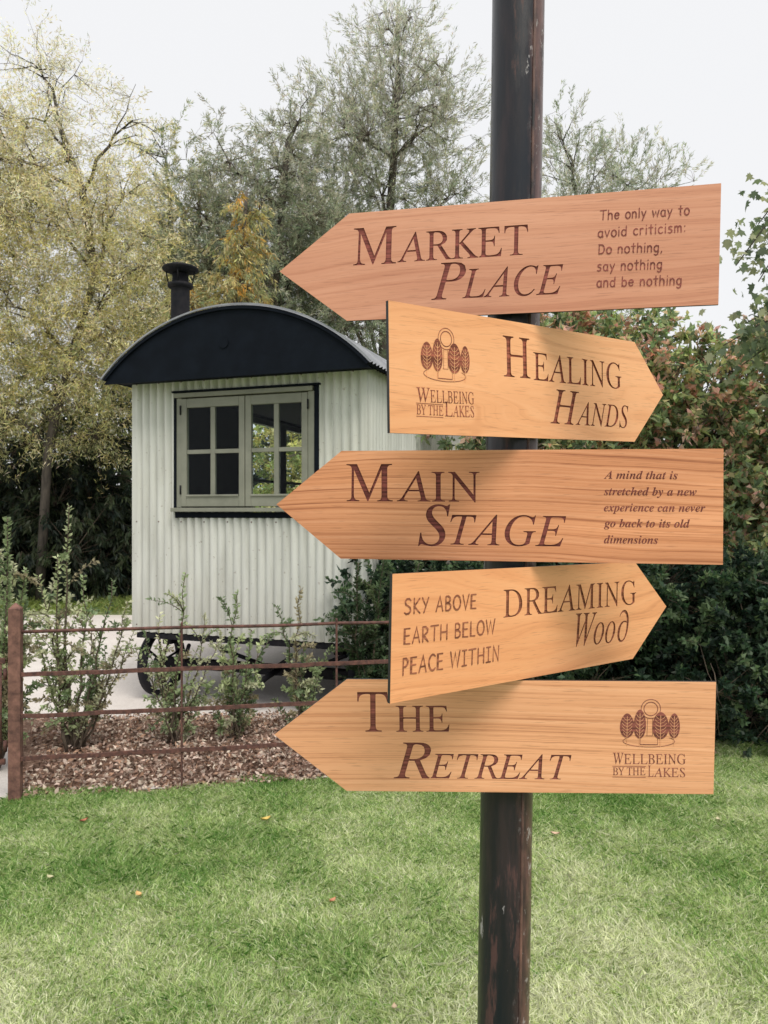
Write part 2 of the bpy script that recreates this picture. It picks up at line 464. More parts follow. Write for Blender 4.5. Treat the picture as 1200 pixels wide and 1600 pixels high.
TEXTS = [
 (1, 'roman', 'M', -235.8, 2.1, -168.6, 1.2, 55.5),
 (1, 'roman', 'ARKET', -166.7, 2.5, 23.6, 2.0, 40.8),
 (1, 'slanted', 'P', -114.1, -55.8, -64.1, -56.1, 53.5),
 (1, 'slanted', 'LACE', -68.4, -55.5, 72.9, -56.4, 39.9),
 (1, 'casual', 'The only way to', 121.6, 43.0, 237.5, 41.6, 13.3),
 (1, 'casual', 'avoid criticism:', 119.3, 19.1, 233.4, 18.8, 13.3),
 (1, 'casual', 'Do nothing,', 120.3, -3.8, 204.4, -5.9, 13.3),
 (1, 'casual', 'say nothing', 119.1, -27.2, 204.3, -29.0, 13.3),
 (1, 'casual', 'and be nothing', 119.1, -49.7, 229.7, -52.2, 13.3),
 (2, 'roman', 'H', -78.1, 3.0, -22.9, 3.8, 55.9),
 (2, 'roman', 'EALING', -16.7, 2.4, 190.5, 2.7, 37.6),
 (2, 'slanted', 'H', 19.8, -57.7, 84.3, -58.5, 50.1),
 (2, 'slanted', 'ANDS', 76.7, -58.0, 208.7, -58.6, 33.5),
 (2, 'roman', 'W', -234.7, -40.0, -212.1, -39.6, 18.1),
 (2, 'roman', 'ELLBEING', -211.6, -39.6, -134.4, -38.1, 15.0),
 (2, 'roman', 'BY THE', -235.0, -55.6, -189.8, -55.7, 12.0),
 (2, 'roman', 'L', -187.2, -56.2, -173.7, -56.2, 18.9),
 (2, 'roman', 'AKES', -173.2, -56.1, -134.6, -55.4, 14.1),
 (3, 'roman', 'M', -239.7, 5.2, -170.5, 5.2, 54.6),
 (3, 'roman', 'AIN', -164.4, 5.5, -45.3, 5.3, 41.0),
 (3, 'slanted', 'S', -132.9, -58.2, -86.8, -58.1, 55.7),
 (3, 'slanted', 'TAGE', -86.6, -56.5, 76.1, -57.3, 41.0),
 (3, 'chancery', 'A mind that is', 127.6, 38.4, 226.1, 37.6, 11.0),
 (3, 'chancery', 'stretched by a new', 127.7, 15.4, 251.2, 15.0, 11.0),
 (3, 'chancery', 'experience can never', 127.8, -7.2, 262.6, -7.1, 11.0),
 (3, 'chancery', 'go back to its old', 128.0, -29.2, 242.7, -28.9, 11.0),
 (3, 'chancery', 'dimensions', 128.1, -51.9, 200.6, -51.8, 11.0),
 (4, 'casual', 'SKY ABOVE', -251.9, 28.5, -126.0, 27.7, 19.0),
 (4, 'casual', 'EARTH BELOW', -251.7, -8.7, -89.2, -9.1, 19.4),
 (4, 'casual', 'PEACE WITHIN', -253.1, -46.5, -79.3, -47.2, 20.6),
 (4, 'roman', 'DREAMING', -73.5, 11.0, 242.0, 10.1, 36.7),
 (4, 'slanted', 'Wood', 84.7, -44.2, 221.8, -48.3, 47.4),
 (5, 'roman', 'T', -222.1, 5.3, -178.3, 5.6, 57.2),
 (5, 'roman', 'HE', -167.4, 5.7, -90.9, 6.3, 37.3),
 (5, 'slanted', 'R', -170.0, -61.8, -116.8, -61.6, 51.9),
 (5, 'slanted', 'ETREAT', -119.5, -61.3, 82.8, -61.4, 36.2),
 (5, 'roman', 'W', 141.5, -38.3, 156.9, -38.1, 16.3),
 (5, 'roman', 'ELLBEING', 157.4, -38.1, 244.8, -37.7, 13.9),
 (5, 'roman', 'BY THE', 141.7, -54.3, 188.0, -53.9, 10.6),
 (5, 'roman', 'L', 191.7, -56.3, 199.4, -56.3, 16.3),
 (5, 'roman', 'AKES', 199.9, -56.3, 244.3, -56.2, 12.5),
]
# a0 = pole to blunt end, a1 = pole to shoulder, s = point length, h = board height
BOARDS = {
 1: (.2763, .2431, .1109, .1615, .3635, -.2608, -.0221, -.0046, -1),
 2: (.2775, .2258, .0804, .1604, .1863, .6560, .0341, .0237, 1),
 3: (.2859, .2472, .0984, .1587, .0091, -.1531, -.0065, -.0049, -1),
 4: (.2714, .2364, .0955, .1584, -.1576, .6696, -.0107, .0169, 1),
 5: (.2852, .2372, .1038, .1614, -.3195, -.0118, -.0048, .0426, -1)}
WOODS = {
 1: wood('cherry_board_pink', (.72, .37, .25), (.63, .30, .19), (.44, .175, .105), 1, .65, 110, .5),
 2: wood('larch_board_honey', (.93, .51, .275), (.86, .43, .21), (.62, .27, .12), 2, .6, 95, 1.3),
 3: wood('larch_board_striped', (.82, .40, .22), (.69, .30, .145), (.24, .075, .034), 3, 1.0, 185, .35),
 4: wood('larch_board_orange', (.93, .49, .25), (.85, .40, .19), (.58, .235, .10), 4, .6, 90, 1.0),
 5: wood('ash_board_pale', (.88, .48, .28), (.78, .39, .21), (.44, .185, .09), 5, .9, 210, .22)}
BURN = {
 1: burnt('burnt_letter_red', (.23, .070, .058), 1), 2: burnt('burnt_letter_brown', (.27, .085, .055), 2),
 3: burnt('burnt_letter_dark', (.17, .050, .042), 3), 4: burnt('burnt_letter_orange', (.28, .105, .06), 4),
 5: burnt('burnt_letter_plum', (.22, .075, .058), 5)}
LAB = {
 1: 'topmost arrow board pointing left, reddish wood, reading Market Place',
 2: 'second board from the top pointing right, honey wood, reading Healing Hands',
 3: 'middle arrow board with strong grain pointing left, reading Main Stage',
 4: 'fourth board from the top pointing right, orange wood, reading Dreaming Wood',
 5: 'lowest arrow board pointing left, pale wood, reading The Retreat'}
TH = .005
def fill(polys, parent_name):
    c = bpy.data.curves.new('outline', 'CURVE'); c.dimensions = '2D'; c.fill_mode = 'BOTH'
    for pl in polys:
        sp = c.splines.new('POLY'); sp.points.add(len(pl) - 1); sp.use_cyclic_u = True
        for i, (x, y) in enumerate(pl): sp.points[i].co = (x, y, 0, 1)
    o = bpy.data.objects.new('outline', c); COL.objects.link(o); bpy.context.view_layer.update()
    me = bpy.data.meshes.new_from_object(o.evaluated_get(bpy.context.evaluated_depsgraph_get()))
    V = [(v.co.x, 0.0, v.co.y) for v in me.vertices]; Fc = []
    for p in me.polygons:
        q = tuple(p.vertices)
        a, b, d = (V[q[0]], V[q[1]], V[q[2]])
        ar = (b[0] - a[0]) * (d[2] - a[2]) - (b[2] - a[2]) * (d[0] - a[0])
        Fc.append(q if ar > 0 else q[::-1])
    bpy.data.objects.remove(o); bpy.data.curves.remove(c); bpy.data.meshes.remove(me)
    return V, Fc
SLANT = math.tan(RAD(15.5))
for k, (a0, a1, sp_, h, z0, yaw, roll, pit, d) in BOARDS.items():
    zz = EYE + z0
    R = Matrix.Rotation(yaw, 4, 'Z') @ Matrix.Rotation(pit, 4, 'X') @ Matrix.Rotation(-roll, 4, 'Y')
    D = .0555
    loc = Vector((pole_x(zz) + D * math.sin(yaw), -D * math.cos(yaw), zz))
    hh = h / 2
    if d < 0: out = [(a0, -hh), (a0, hh), (-a1, hh), (-a1 - sp_, 0), (-a1, -hh)]
    else:     out = [(-a0, hh), (-a0, -hh), (a1, -hh), (a1 + sp_, 0), (a1, hh)]
    holes = []; letters = []; casual = []; chan = []; small = []
    for (b, st, s, u0, v0, u1, v1, ch) in TEXTS:
        if b != k: continue
        u0, v0, u1, v1, ch = [q / 1000 for q in (u0, v0, u1, v1, ch)]
        dx, dy = u1 - u0, v1 - v0; Lw = math.hypot(dx, dy); cx_, sy_ = dx / Lw, dy / Lw
        if st == 'casual':
            x = 0; strokes = []
            for chh in s:
                w_, sts = CAS[chh]
                strokes += [[(px_ + x, py_) for px_, py_ in q] for q in sts]; x += w_ + .16
            tot = x - .16
            for i, q in enumerate(strokes):
                pts = [(u0 + (px_ / tot * Lw) * cx_ - py_ * ch * sy_, v0 + (px_ / tot * Lw) * sy_ + py_ * ch * cx_) for px_, py_ in q]
                casual.append((pts, ch * .135, -.0003 - .00002 * (len(casual) % 12)))
            continue
        if st == 'chancery': t = ''.join(BI.get(c, c) for c in s); capc = BI['A']
        else: t = ''.join(ITAL.get(c, c) for c in s); capc = ITAL['H']
        if s == 'Wood': t = ITAL['W'] + ITAL['o'] * 2 + chr(0x1D715)
        U, Fc = glyph_mesh(t)
        if st == 'roman': U = [(x - SLANT * y, y) for x, y in U]
        CH = .662 if st != 'chancery' else .68
        ys = sorted(y for x, y in U)
        if s not in ('Wood',) and st != 'chancery': CH = max(y for x, y in U) if s in ('M','H','P','R','T','L','W','HE','ETREAT') else CH
        x0 = min(x for x, y in U); x1 = max(x for x, y in U)
        sx = Lw / (x1 - x0)
        if st == 'slanted' and len(s) == 1: pass
        def tr(p): 
            X, Yy = (p[0] - x0) * sx, p[1] / CH * ch
            return (u0 + X * cx_ - Yy * sy_, v0 + X * sy_ + Yy * cx_)
        U = [tr(p) for p in U]
        if st == 'chancery' or ch < .020: small.append((U, Fc))
        else:
            letters.append((U, Fc)); holes += [[U[i] for i in lp] for lp in loops_of(Fc)]
    g = Geo()
    V, Fc = fill([out] + holes, k)
    g.add(V, Fc, 0)
    n = len(out); CUT = .0018
    g.add([(x, 0, y) for x, y in out] + [(x, TH, y) for x, y in out],
          [(i, n + i, n + (i + 1) % n, (i + 1) % n) for i in range(n)] + [tuple(range(n, 2 * n))], 1)
    for lp in holes:
        n = len(lp)
        g.add([(x, 0, y) for x, y in lp] + [(x, CUT, y) for x, y in lp], [(i, (i + 1) % n, n + (i + 1) % n, n + i) for i in range(n)], 2)
    bo = g.build('sign_board', [WOODS[k].m, M['black_core'], BURN[k]], post)
    bo.matrix_local = Matrix.Translation(loc) @ R
    bo['label'] = LAB[k]
    # carved floors of the big letters
    g = Geo()
    for U, Fc in letters: g.add([(x, CUT, y) for x, y in U], Fc)
    g.build('lettering', BURN[k], bo)
    if casual:
        g = Geo()
        for pts, w_, y_ in casual: g.add(*strip(pts, w_, y_))
        o = g.build('verse', BURN[k], bo); o['label'] = 'lines of small burnt handwriting style text'
    if small:
        g = Geo()
        for U, Fc in small: g.add([(x, -.0003, y) for x, y in U], Fc)
        if k in (2, 5):
            uL, uR, vT, vB = ((-235, -190, -41.6, -58), (141.5, 188.5, -41.5, -57.0))[k == 5]
            for v_ in (vT, vB): g.add(*strip([(uL / 1000, v_ / 1000), (uR / 1000, v_ / 1000)], .0009, -.0003))
        o = g.build('caption' if k in (2, 5) else 'verse', BURN[k], bo)
        o['label'] = 'small burnt serif caption under the emblem' if k in (2, 5) else 'five lines of small burnt italic text'
    if k in (2, 5):
        cx, cy = (-.1838, .0432) if k == 2 else (.1940, .0414)
        q = 1.0 if k == 5 else 1.0
        g = Geo()
        def ring(r, w_): g.add(*strip([(cx + r * math.cos(t * math.pi / 18), cy + r * math.sin(t * math.pi / 18)) for t in range(37)], w_, -.0003))
        ring(.0137, .0009); ring(.0097, .0011)
        sc = .000915           # metres per unit of the enlarged drawing /5
        def uv(zx, zy): return (cx + (zx - 583) / 5 * sc, cy - (zy - 238) / 5 * sc)
        # ground ellipse, square and stem
        g.add(*strip([uv(572 + 200 * math.cos(RAD(t)), 492 + 45 * math.sin(RAD(t))) for t in range(-38, 219, 8)], .0008, -.00032))
        g.add(*strip([uv(505, 455), uv(505, 518), uv(640, 518), uv(640, 455)], .0008, -.00034))
        g.add(*strip([uv(548, 449), uv(600, 449)], .0007, -.00036))
        g.add(*strip([uv(560, 316), uv(557, 448)], .0007, -.00030)); g.add(*strip([uv(598, 316), uv(600, 448)], .0007, -.00030))
        o = g.build('emblem_outline', BURN[k], bo)
        gd = Geo(); gl = Geo()
        for i, (tx, ty, rx, ry) in enumerate([(402, 370, 55, 95), (500, 357, 47, 114), (660, 368, 63, 106), (765, 368, 44, 97)]):
            pts = [uv(tx + rx * (1 + .12 * math.sin(RAD(t))) * math.cos(RAD(t)), ty + ry * math.sin(RAD(t))) for t in range(0, 360, 12)]
            c0 = uv(tx, ty); yy = -.00040 - i * .00003
            gd.add([(c0[0], yy, c0[1])] + [(x, yy, y) for x, y in pts], [(0, 1 + j, 1 + (j + 1) % len(pts)) [::-1] if False else (0, 1 + (j + 1) % len(pts), 1 + j) for j in range(len(pts))])
            yl = yy - .00012
            gl.add(*strip([uv(tx, ty - ry * .75), uv(tx, ty + ry + 62)], .0009, yl))
            for j in range(6):
                yb = ty - ry * .42 + j * ry * .26
                for sgn in (-1, 1):
                    e = .72 * rx * math.sqrt(max(0.05, 1 - ((yb - 18 - ty) / ry) ** 2))
                    gl.add(*strip([uv(tx, yb), uv(tx + sgn * e * .6, yb - 12), uv(tx + sgn * e, yb - 30)], .0006, yl - .00001 * (j + 1)))
        gd.build('emblem_tree', BURN[k], bo); gl.build('emblem_vein', WOODS[k].m, bo)
    # steel strap and bolts that hold the board
    g = Geo()
    vb = -hh - .012 if k != 4 else -hh - .004
    g2 = Geo()
    for sg in (-1, 1):
        g = Geo()
        g.tube([(sg * .052, TH + .0005, -hh * .55), (sg * .052, TH + .012, -hh * .55)], .006, 6, smooth=False)
        g.build('bracket_nut', M['steel'], bo)
    g = Geo(); g.box(-.068, .068, TH + .0002, .0169, -hh * .55 - .010, -hh * .55 + .010)
    g.build('bracket', M['iron'], bo)
g = Geo()      # small eye bolt showing under the fourth board
zb = EYE - .258
g.tube([(pole_x(zb) + .030, -.026, zb), (pole_x(zb) + .046, -.040, zb)], .006, 12)
g.tube([(pole_x(zb) + .046, -.040, zb), (pole_x(zb) + .050, -.044, zb)], .0095, 6, smooth=False)
g.build('bolt', M['steel'], post)
# ------------------------------------------------------------------ shepherd's hut
HX, HY = -2.10, 6.47
HA = -RAD(19)
Wd, Ln = 2.08, 3.7
hut = thing('shepherds_hut', (HX, HY, 0), "shepherd's hut of cream corrugated iron with dark curved roof, on iron wheels", 'hut', rz=HA)
AMP, PIT = .0165, .0720
EAVE, BASE = 2.72, .60
def corr(name, length, z0, z1, holes, to, mat, off=0):
    nx = int(length / (PIT / 12)); us = [length * i / nx for i in range(nx + 1)]
    zs = sorted(set([z0, z1] + [h[i] for h in holes for i in (2, 3)]))
    us = sorted(set(us + [h[i] for h in holes for i in (0, 1)]))
    g = Geo(); v = []
    for z in zs:
        for u in us: v.append(to(u, AMP * (2 * abs(math.sin(math.pi * (u + off) / PIT)) ** .72 - 1), z))
    f = []
    for j in range(len(zs) - 1):
        for i in range(len(us) - 1):
            cu, cz = (us[i] + us[i + 1]) / 2, (zs[j] + zs[j + 1]) / 2
            if any(h[0] < cu < h[1] and h[2] < cz < h[3] for h in holes): continue
            n = len(us); f.append((j * n + i, j * n + i + 1, (j + 1) * n + i + 1, (j + 1) * n + i))
    g.add(v, f, 0, True)
    return g.build(name, mat, hut)
WIN = (.40, 1.70, 1.60, 2.575)
SW = (1.90, 3.50, 1.20, 2.63)
corr('corrugated_wall', Wd, BASE, EAVE, [WIN], lambda u, d, z: (u, -d, z), M['wall'])
corr('corrugated_wall', Ln, BASE, EAVE - .02, [], lambda u, d, z: (Wd + d, u, z), M['wall'])
corr('corrugated_wall', Ln, BASE, EAVE - .02, [SW], lambda u, d, z: (-d, u, z), M['wall'])
corr('corrugated_wall', Wd, BASE, EAVE, [], lambda u, d, z: (u, Ln + d, z), M['wall'])
# dark inner lining with the same openings
g = Geo()
for zf in (.66, 1.52, 2.665):
    for i in range(0, int(Wd / PIT), 3):
        u = (i + .5) * PIT
        if u < Wd - .03 and not (WIN[0] - .03 < u < WIN[1] + .03 and 1.55 < zf < 2.6):
            g.lathe([(.0, -AMP - .0045), (.004, -AMP - .004), (.006, -AMP + .001)], (0, 0), 8) if False else g.tube([(u, -AMP + .001, zf), (u, -AMP - .005, zf)], [.0065, .0035], 7)
o = g.build('fixings', M['rust'], hut); o['kind'] = 'stuff'
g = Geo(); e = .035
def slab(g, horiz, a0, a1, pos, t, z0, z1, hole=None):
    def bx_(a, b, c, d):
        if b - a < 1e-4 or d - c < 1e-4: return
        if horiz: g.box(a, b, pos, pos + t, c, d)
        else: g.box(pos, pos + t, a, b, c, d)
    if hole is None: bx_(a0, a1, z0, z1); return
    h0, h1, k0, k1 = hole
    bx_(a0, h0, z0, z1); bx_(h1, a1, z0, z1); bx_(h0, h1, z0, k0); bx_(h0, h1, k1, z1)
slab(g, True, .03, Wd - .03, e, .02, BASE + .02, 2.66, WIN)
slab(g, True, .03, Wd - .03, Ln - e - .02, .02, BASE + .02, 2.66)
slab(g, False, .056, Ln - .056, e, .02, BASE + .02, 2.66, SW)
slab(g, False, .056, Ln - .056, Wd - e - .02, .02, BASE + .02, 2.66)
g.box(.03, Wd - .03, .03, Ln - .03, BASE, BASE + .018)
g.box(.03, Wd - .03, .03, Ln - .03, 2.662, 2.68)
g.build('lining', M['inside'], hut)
g = Geo()                                                  # some furniture in the dark room
g.box(.10, .75, .3, 1.8, BASE + .02, 1.1); g.box(1.5, 2.0, 1.2, 3.2, BASE + .02, 1.35)
g.build('bench', M['inside'], hut, .02)
g = Geo()
for x, y, sx, sy in ((-.012, -.012, 1, 1), (Wd + .012, -.012, -1, 1)):
    g = Geo(); g.box(min(x, x + sx * .045), max(x, x + sx * .045), -.0145, -.0110, BASE, EAVE - .03)
    g.box(x - .0015, x + .0015, -.011, .04, BASE, EAVE - .03)
    g.build('corner_strip', M['wall'], hut)
# front window
wn = link('window', None, hut); wn.location = (0, 0, 0)
x0, x1, z0, z1 = WIN
def bar(name, a, b, c, d, y0, y1, mat=None, bev=.003, par=None):
    g = Geo(); g.box(a, b, y0, y1, c, d); return g.build(name, mat or M['frame'], par or wn, bev)
# dark flashing strips round the opening; the lowest is the sill's shadow
bar('flashing_and_shade', x0, x0 + .022, z0, z1 - .001, -.022, .03, M['navy'])
bar('flashing_and_shade', x1 - .040, x1, z0 + .001, z1 - .002, -.022, .03, M['navy'])
bar('flashing_and_shade', x0 - .012, x1 + .012, z1, z1 + .016, -.036, .02, M['navy'])
bar('flashing_and_shade', x0 + .01, x1 - .01, z0 - .048, z0 - .001, -.018, .02, M['navy'])  # dark strip standing in for the shadow under the sill
# outer frame, drip board, sill
bar('frame', x0 + .0225, x0 + .07, z0 + .036, z1 - .042, -.014, .05)
bar('frame', x1 - .095, x1 - .0405, z0 + .036, z1 - .042, -.014, .05)
bar('drip_board', x0 + .005, x1 - .05, z1 - .040, z1 - .004, -.034, .04)
bar('sill', x0 - .004, x1 - .03, z0 + .002, z0 + .034, -.062, .04)
def casement(a, b, hinge):
    c, d = z0 + .044, z1 - .050
    st = .052
    g = Geo(); yy = (-.020, .018)
    g.box(a, a + st, *yy, c, d); g.box(b - st, b, *yy, c, d)
    g.box(a + st, b - st, *yy, c, c + .085); g.box(a + st, b - st, *yy, d - .075, d)
    g.box(a + st, b - st, -.030, -.0205, c + .080, c + .097)
    g.build('casement_frame', M['frame'], wn, .004)
    gx = (a + b) / 2 ; gz = c + .085 + (d - .075 - c - .085) * .5
    bar('glazing_bar', gx - .021, gx + .021, c + .0855, d - .0755, -.014, .012)
    g = Geo(); g.box(a + st + .0005, gx - .0215, -.0135, .0115, gz - .017, gz + .017); g.box(gx + .0215, b - st - .0005, -.0135, .0115, gz - .017, gz + .017)
    g.build('glazing_bar', M['frame'], wn, .003)
    for p, q in ((a + st, gx - .021), (gx + .021, b - st)):
        for r, s_ in ((c + .085, gz - .017), (gz + .017, d - .075)):
            bar('pane', p, q, r, s_, -.0035, .0005, M['glass'], 0)
    for zz_ in (c + .10, d - .13):
        g = Geo(); hx = a - .004 if hinge < 0 else b + .004
        g.tube([(hx, -.024, zz_), (hx, -.024, zz_ + .075)], .0065, 10); g.build('hinge', M['iron'], wn)
casement(.4705, 1.0560, -1)
casement(1.0620, 1.6040, 1)
# window of the far side, seen through the room
sw = link('window', None, hut)
y0, y1, z0, z1 = SW
for a, b in ((y0, y0 + .07), ((y0 + y1) / 2 - .08, (y0 + y1) / 2 + .08), (y1 - .07, y1)):
    g = Geo(); g.box(-.02, .045, a, b, z0 + .06, z1 - .06); g.build('frame', M['frame'], sw)
for a, b in ((z0, z0 + .06), (z1 - .06, z1)):
    g = Geo(); g.box(-.02, .045, y0, y1, a, b); g.build('frame', M['frame'], sw)
g = Geo(); g.box(0, .03, y0 + .08, y1 - .08, 1.93, 1.96); g.build('glazing_bar', M['frame'], sw)
g = Geo(); g.box(-.004, 0, y0 + .07, y1 - .07, z0 + .06, z1 - .06); g.build('pane', M['glass'], sw)
# curved roof: corrugated sheet running from eave to eave
Rr = 1.596; xc = 1.04; zc = 3.185 - Rr
half = math.asin(1.165 / Rr); Y0, Y1 = -.26, Ln + .2
na = 56; step = PIT / 6; ny = int((Y1 - Y0) / step)
g = Geo(); v = []
for j in range(ny + 1):
    y = Y0 + (Y1 - Y0) * j / ny; r = Rr + .009 * math.cos(2 * math.pi * y / PIT)
    for i in range(na + 1):
        t = -half + 2 * half * i / na
        v.append((xc + r * math.sin(t), y, zc + r * math.cos(t)))
g.add(v, [(j * (na + 1) + i, j * (na + 1) + i + 1, (j + 1) * (na + 1) + i + 1, (j + 1) * (na + 1) + i) for j in range(ny) for i in range(na)], 0, True)
roof = g.build('roof', M['roof'], hut)
# underside boarding and rim
def arcband(r0, r1, y0, y1, name, mat, par, hf=half):
    g = Geo(); v = []
    for i in range(na + 1):
        t = -hf + 2 * hf * i / na
        for r, y in ((r0, y0), (r1, y0), (r1, y1), (r0, y1)): v.append((xc + r * math.sin(t), y, zc + r * math.cos(t)))
    f = [(4 * i + k, 4 * i + (k + 1) % 4, 4 * i + 4 + (k + 1) % 4, 4 * i + 4 + k) for i in range(na) for k in range(4)]
    f += [(0, 1, 2, 3), (4 * na + 3, 4 * na + 2, 4 * na + 1, 4 * na)]
    g.add(v, f); return g.build(name, mat, par)
arcband(Rr - .032, Rr - .0105, Y0 + .002, Y1 - .01, 'roof_boarding', M['navy'], roof, half - .004)
arcband(Rr - .002, Rr + .0105, Y0 - .004, Y0 + .0055, 'roof_rim', M['roof'], roof)
# gable infill behind the rim
g = Geo(); v = [];  r = Rr - .0335
hg = math.acos((2.640 - zc) / r)
for i in range(41):
    t = -hg + 2 * hg * i / 40
    v.append((xc + r * math.sin(t), 0, zc + r * math.cos(t)))
n = len(v)
v2 = [(x, -.240, z) for x, _, z in v] + [(x, -.220, z) for x, _, z in v]
g.add(v2, [tuple(range(n)), tuple(reversed(range(n, 2 * n)))] + [(i, n + i, n + (i + 1) % n, (i + 1) % n) for i in range(n)])
g.build('gable_board', M['navy'], hut)
g = Geo(); g.box(-.075, Wd + .075, -.219, -.016, 2.667, 2.680); g.build('soffit', M['navy'], hut)
g = Geo()
for x in (.55, 1.04, 1.5): pass
g.lathe([(.035, -.045), (.035, -.041)], (.98, 2.92), 20, axis='y') if False else None
g = Geo(); g.tube([(1.0, -.247, 2.90), (1.0, -.2405, 2.90)], .04, 20); g.build('gable_vent', M['navy'], hut)
# chimney
ch = link('chimney', None, hut); ch.location = (.25, .30, 0)
g = Geo(); g.lathe([(.082, 2.88), (.080, 3.50), (.080, 3.55)], n=28); g.lathe([(.0, 3.55), (.080, 3.55)], n=28); g.build('flue', M['iron'], ch)
g = Geo(); g.lathe([(.083, 3.535), (.106, 3.545), (.110, 3.56), (.106, 3.575), (.072, 3.585), (.068, 3.66), (.0, 3.662)], n=28); g.build('collar', M['iron'], ch)
g = Geo(); g.lathe([(.0, 3.672), (.10, 3.676), (.150, 3.694), (.156, 3.706), (.150, 3.716), (.08, 3.742), (.0, 3.750)], n=32); g.build('cap', M['iron'], ch)
for k in range(4):
    t = .4 + k * math.pi / 2
    g = Geo(); g.tube([(.10 * math.cos(t), .10 * math.sin(t), 3.575), (.125 * math.cos(t), .125 * math.sin(t), 3.69)], .006, 6); g.build('strut', M['iron'], ch)
# running gear
g = Geo(); g.box(.03, Wd - .03, -.008, .085, .548, .590); g.build('chassis_beam', M['iron'], hut)
g = Geo(); g.box(.22, .30, .086, Ln, .49, .596); g.build('chassis_beam', M['iron'], hut)
g = Geo(); g.box(Wd - .30, Wd - .22, .086, Ln, .49, .596); g.build('chassis_beam', M['iron'], hut)
g = Geo(); g.box(Wd - .05, Wd + .0, .09, Ln, .52, .598); g.build('chassis_beam', M['iron'], hut)
def wheel(x, y):
    w = link('wheel', None, hut); w.location = (x, y, .29)
    R_ = .29
    g = Geo()
    g.lathe([(R_ - .022, -.045), (R_, -.045), (R_ + .002, 0), (R_, .045), (R_ - .022, .045), (R_ - .022, .010), (R_ - .045, .006), (R_ - .045, -.006), (R_ - .022, -.010), (R_ - .022, -.045)], n=48, axis='x')
    g.build('rim', M['iron'], w)
    g = Geo(); g.lathe([(.0, -.07), (.03, -.07), (.045, -.05), (.05, 0), (.045, .05), (.03, .07), (.0, .07)], n=20, axis='x'); g.build('hub', M['iron'], w)
    for k in range(8):
        t = 2 * math.pi * k / 8 + .2
        g = Geo(); g.tube([(0, .04 * math.cos(t), .04 * math.sin(t)), (0, (R_ - .03) * math.cos(t), (R_ - .03) * math.sin(t))], .011, 8); g.build('spoke', M['iron'], w)
for x, y in ((.05, .32), (Wd - .12, .32), (.05, Ln - .45), (Wd - .12, Ln - .45)): wheel(x, y)
for y in (.32, Ln - .45):
    g = Geo(); g.box(.10, Wd - .17, y - .04, y + .04, .25, .33); g.build('axle', M['iron'], hut)
for a, b in (((.82, .0, .50), (1.18, .28, .30)), ((1.50, .0, .50), (1.15, .28, .30)), ((1.90, .05, .50), (1.25, .5, .22)), ((.5, .05, .5), (.3, .28, .32))):
    g = Geo(); g.tube([a, b], .017, 8); g.build('brace', M['iron'], hut)
g = Geo(); g.tube([(1.2, .28, .30), (1.12, -.42, .16)], .024, 8); g.build('drawbar', M['iron'], hut)

# ------------------------------------------------------------------ iron fence and gate
E0 = Vector((-2.045, 4.27, 0)); ED = Vector((.984, .178, 0)).normalized()
fence = thing('metal_fence', E0, 'low rusty iron railing with flat rails between lawn and planting bed', 'fence', rz=math.atan2(ED.y, ED.x))
g = Geo(); g.box(-.032, .032, -.032, .032, -.1, 1.065); g.add([(-.032, -.032, 1.065), (.032, -.032, 1.065), (.032, .032, 1.065), (-.032, .032, 1.065), (0, 0, 1.10)], [(0, 1, 4), (1, 2, 4), (2, 3, 4), (3, 0, 4)])
g.build('end_post', M['rustpost'], fence, .004)
PO = [.895, 1.79, 2.66]
for x in PO:
    g = Geo(); g.box(x - .005, x + .005, -.019, .019, -.1, .965); g.build('post', M['rust'], fence, .002)
g = Geo(); rr = random.Random(3)
g.tube([(.0325 + i * .25, .0, .935 + rr.uniform(-.003, .003)) for i in range(11)] + [(2.68, 0, .935)], .0095, 10); g.build('rail', M['rust'], fence)
for z in (.700, .470, .235):
    g = Geo(); n = 24
    pts = [(.033 + 2.65 * i / n, z + rr.uniform(-.003, .003)) for i in range(n + 1)]
    v = []
    for x, z_ in pts: v += [(x, -.0255, z_ - .0125), (x, -.0195, z_ - .0125), (x, -.0195, z_ + .0125), (x, -.0255, z_ + .0125)]
    f = [(4 * i + k, 4 * i + (k + 1) % 4, 4 * i + 4 + (k + 1) % 4, 4 * i + 4 + k) for i in range(n) for k in range(4)] + [(3, 2, 1, 0), (4 * n, 4 * n + 1, 4 * n + 2, 4 * n + 3)]
    g.add(v, f); g.build('rail', M['rust'], fence, .002)
gate = thing('metal_gate', E0 + Vector((-.045, 0, 0)), 'rusty iron gate with thin upright bars left of the fence end post', 'gate', rz=RAD(8))
g = Geo(); g.box(-1.1, -.012, -.008, .008, .76, .79); g.build('rail', M['rust'], gate)
g = Geo(); g.box(-1.1, -.012, -.008, .008, .20, .23); g.build('rail', M['rust'], gate)
for i in range(10):
    x = -.035 - i * .115
    g = Geo(); g.tube([(x, 0, .23), (x, 0, .76)], .006, 6); g.build('bar', M['rust'], gate)
for z in (.30, .70):
    g = Geo(); g.tube([(-.012, 0, z - .03), (-.012, 0, z + .03)], .011, 8); g.build('hinge', M['rust'], gate)

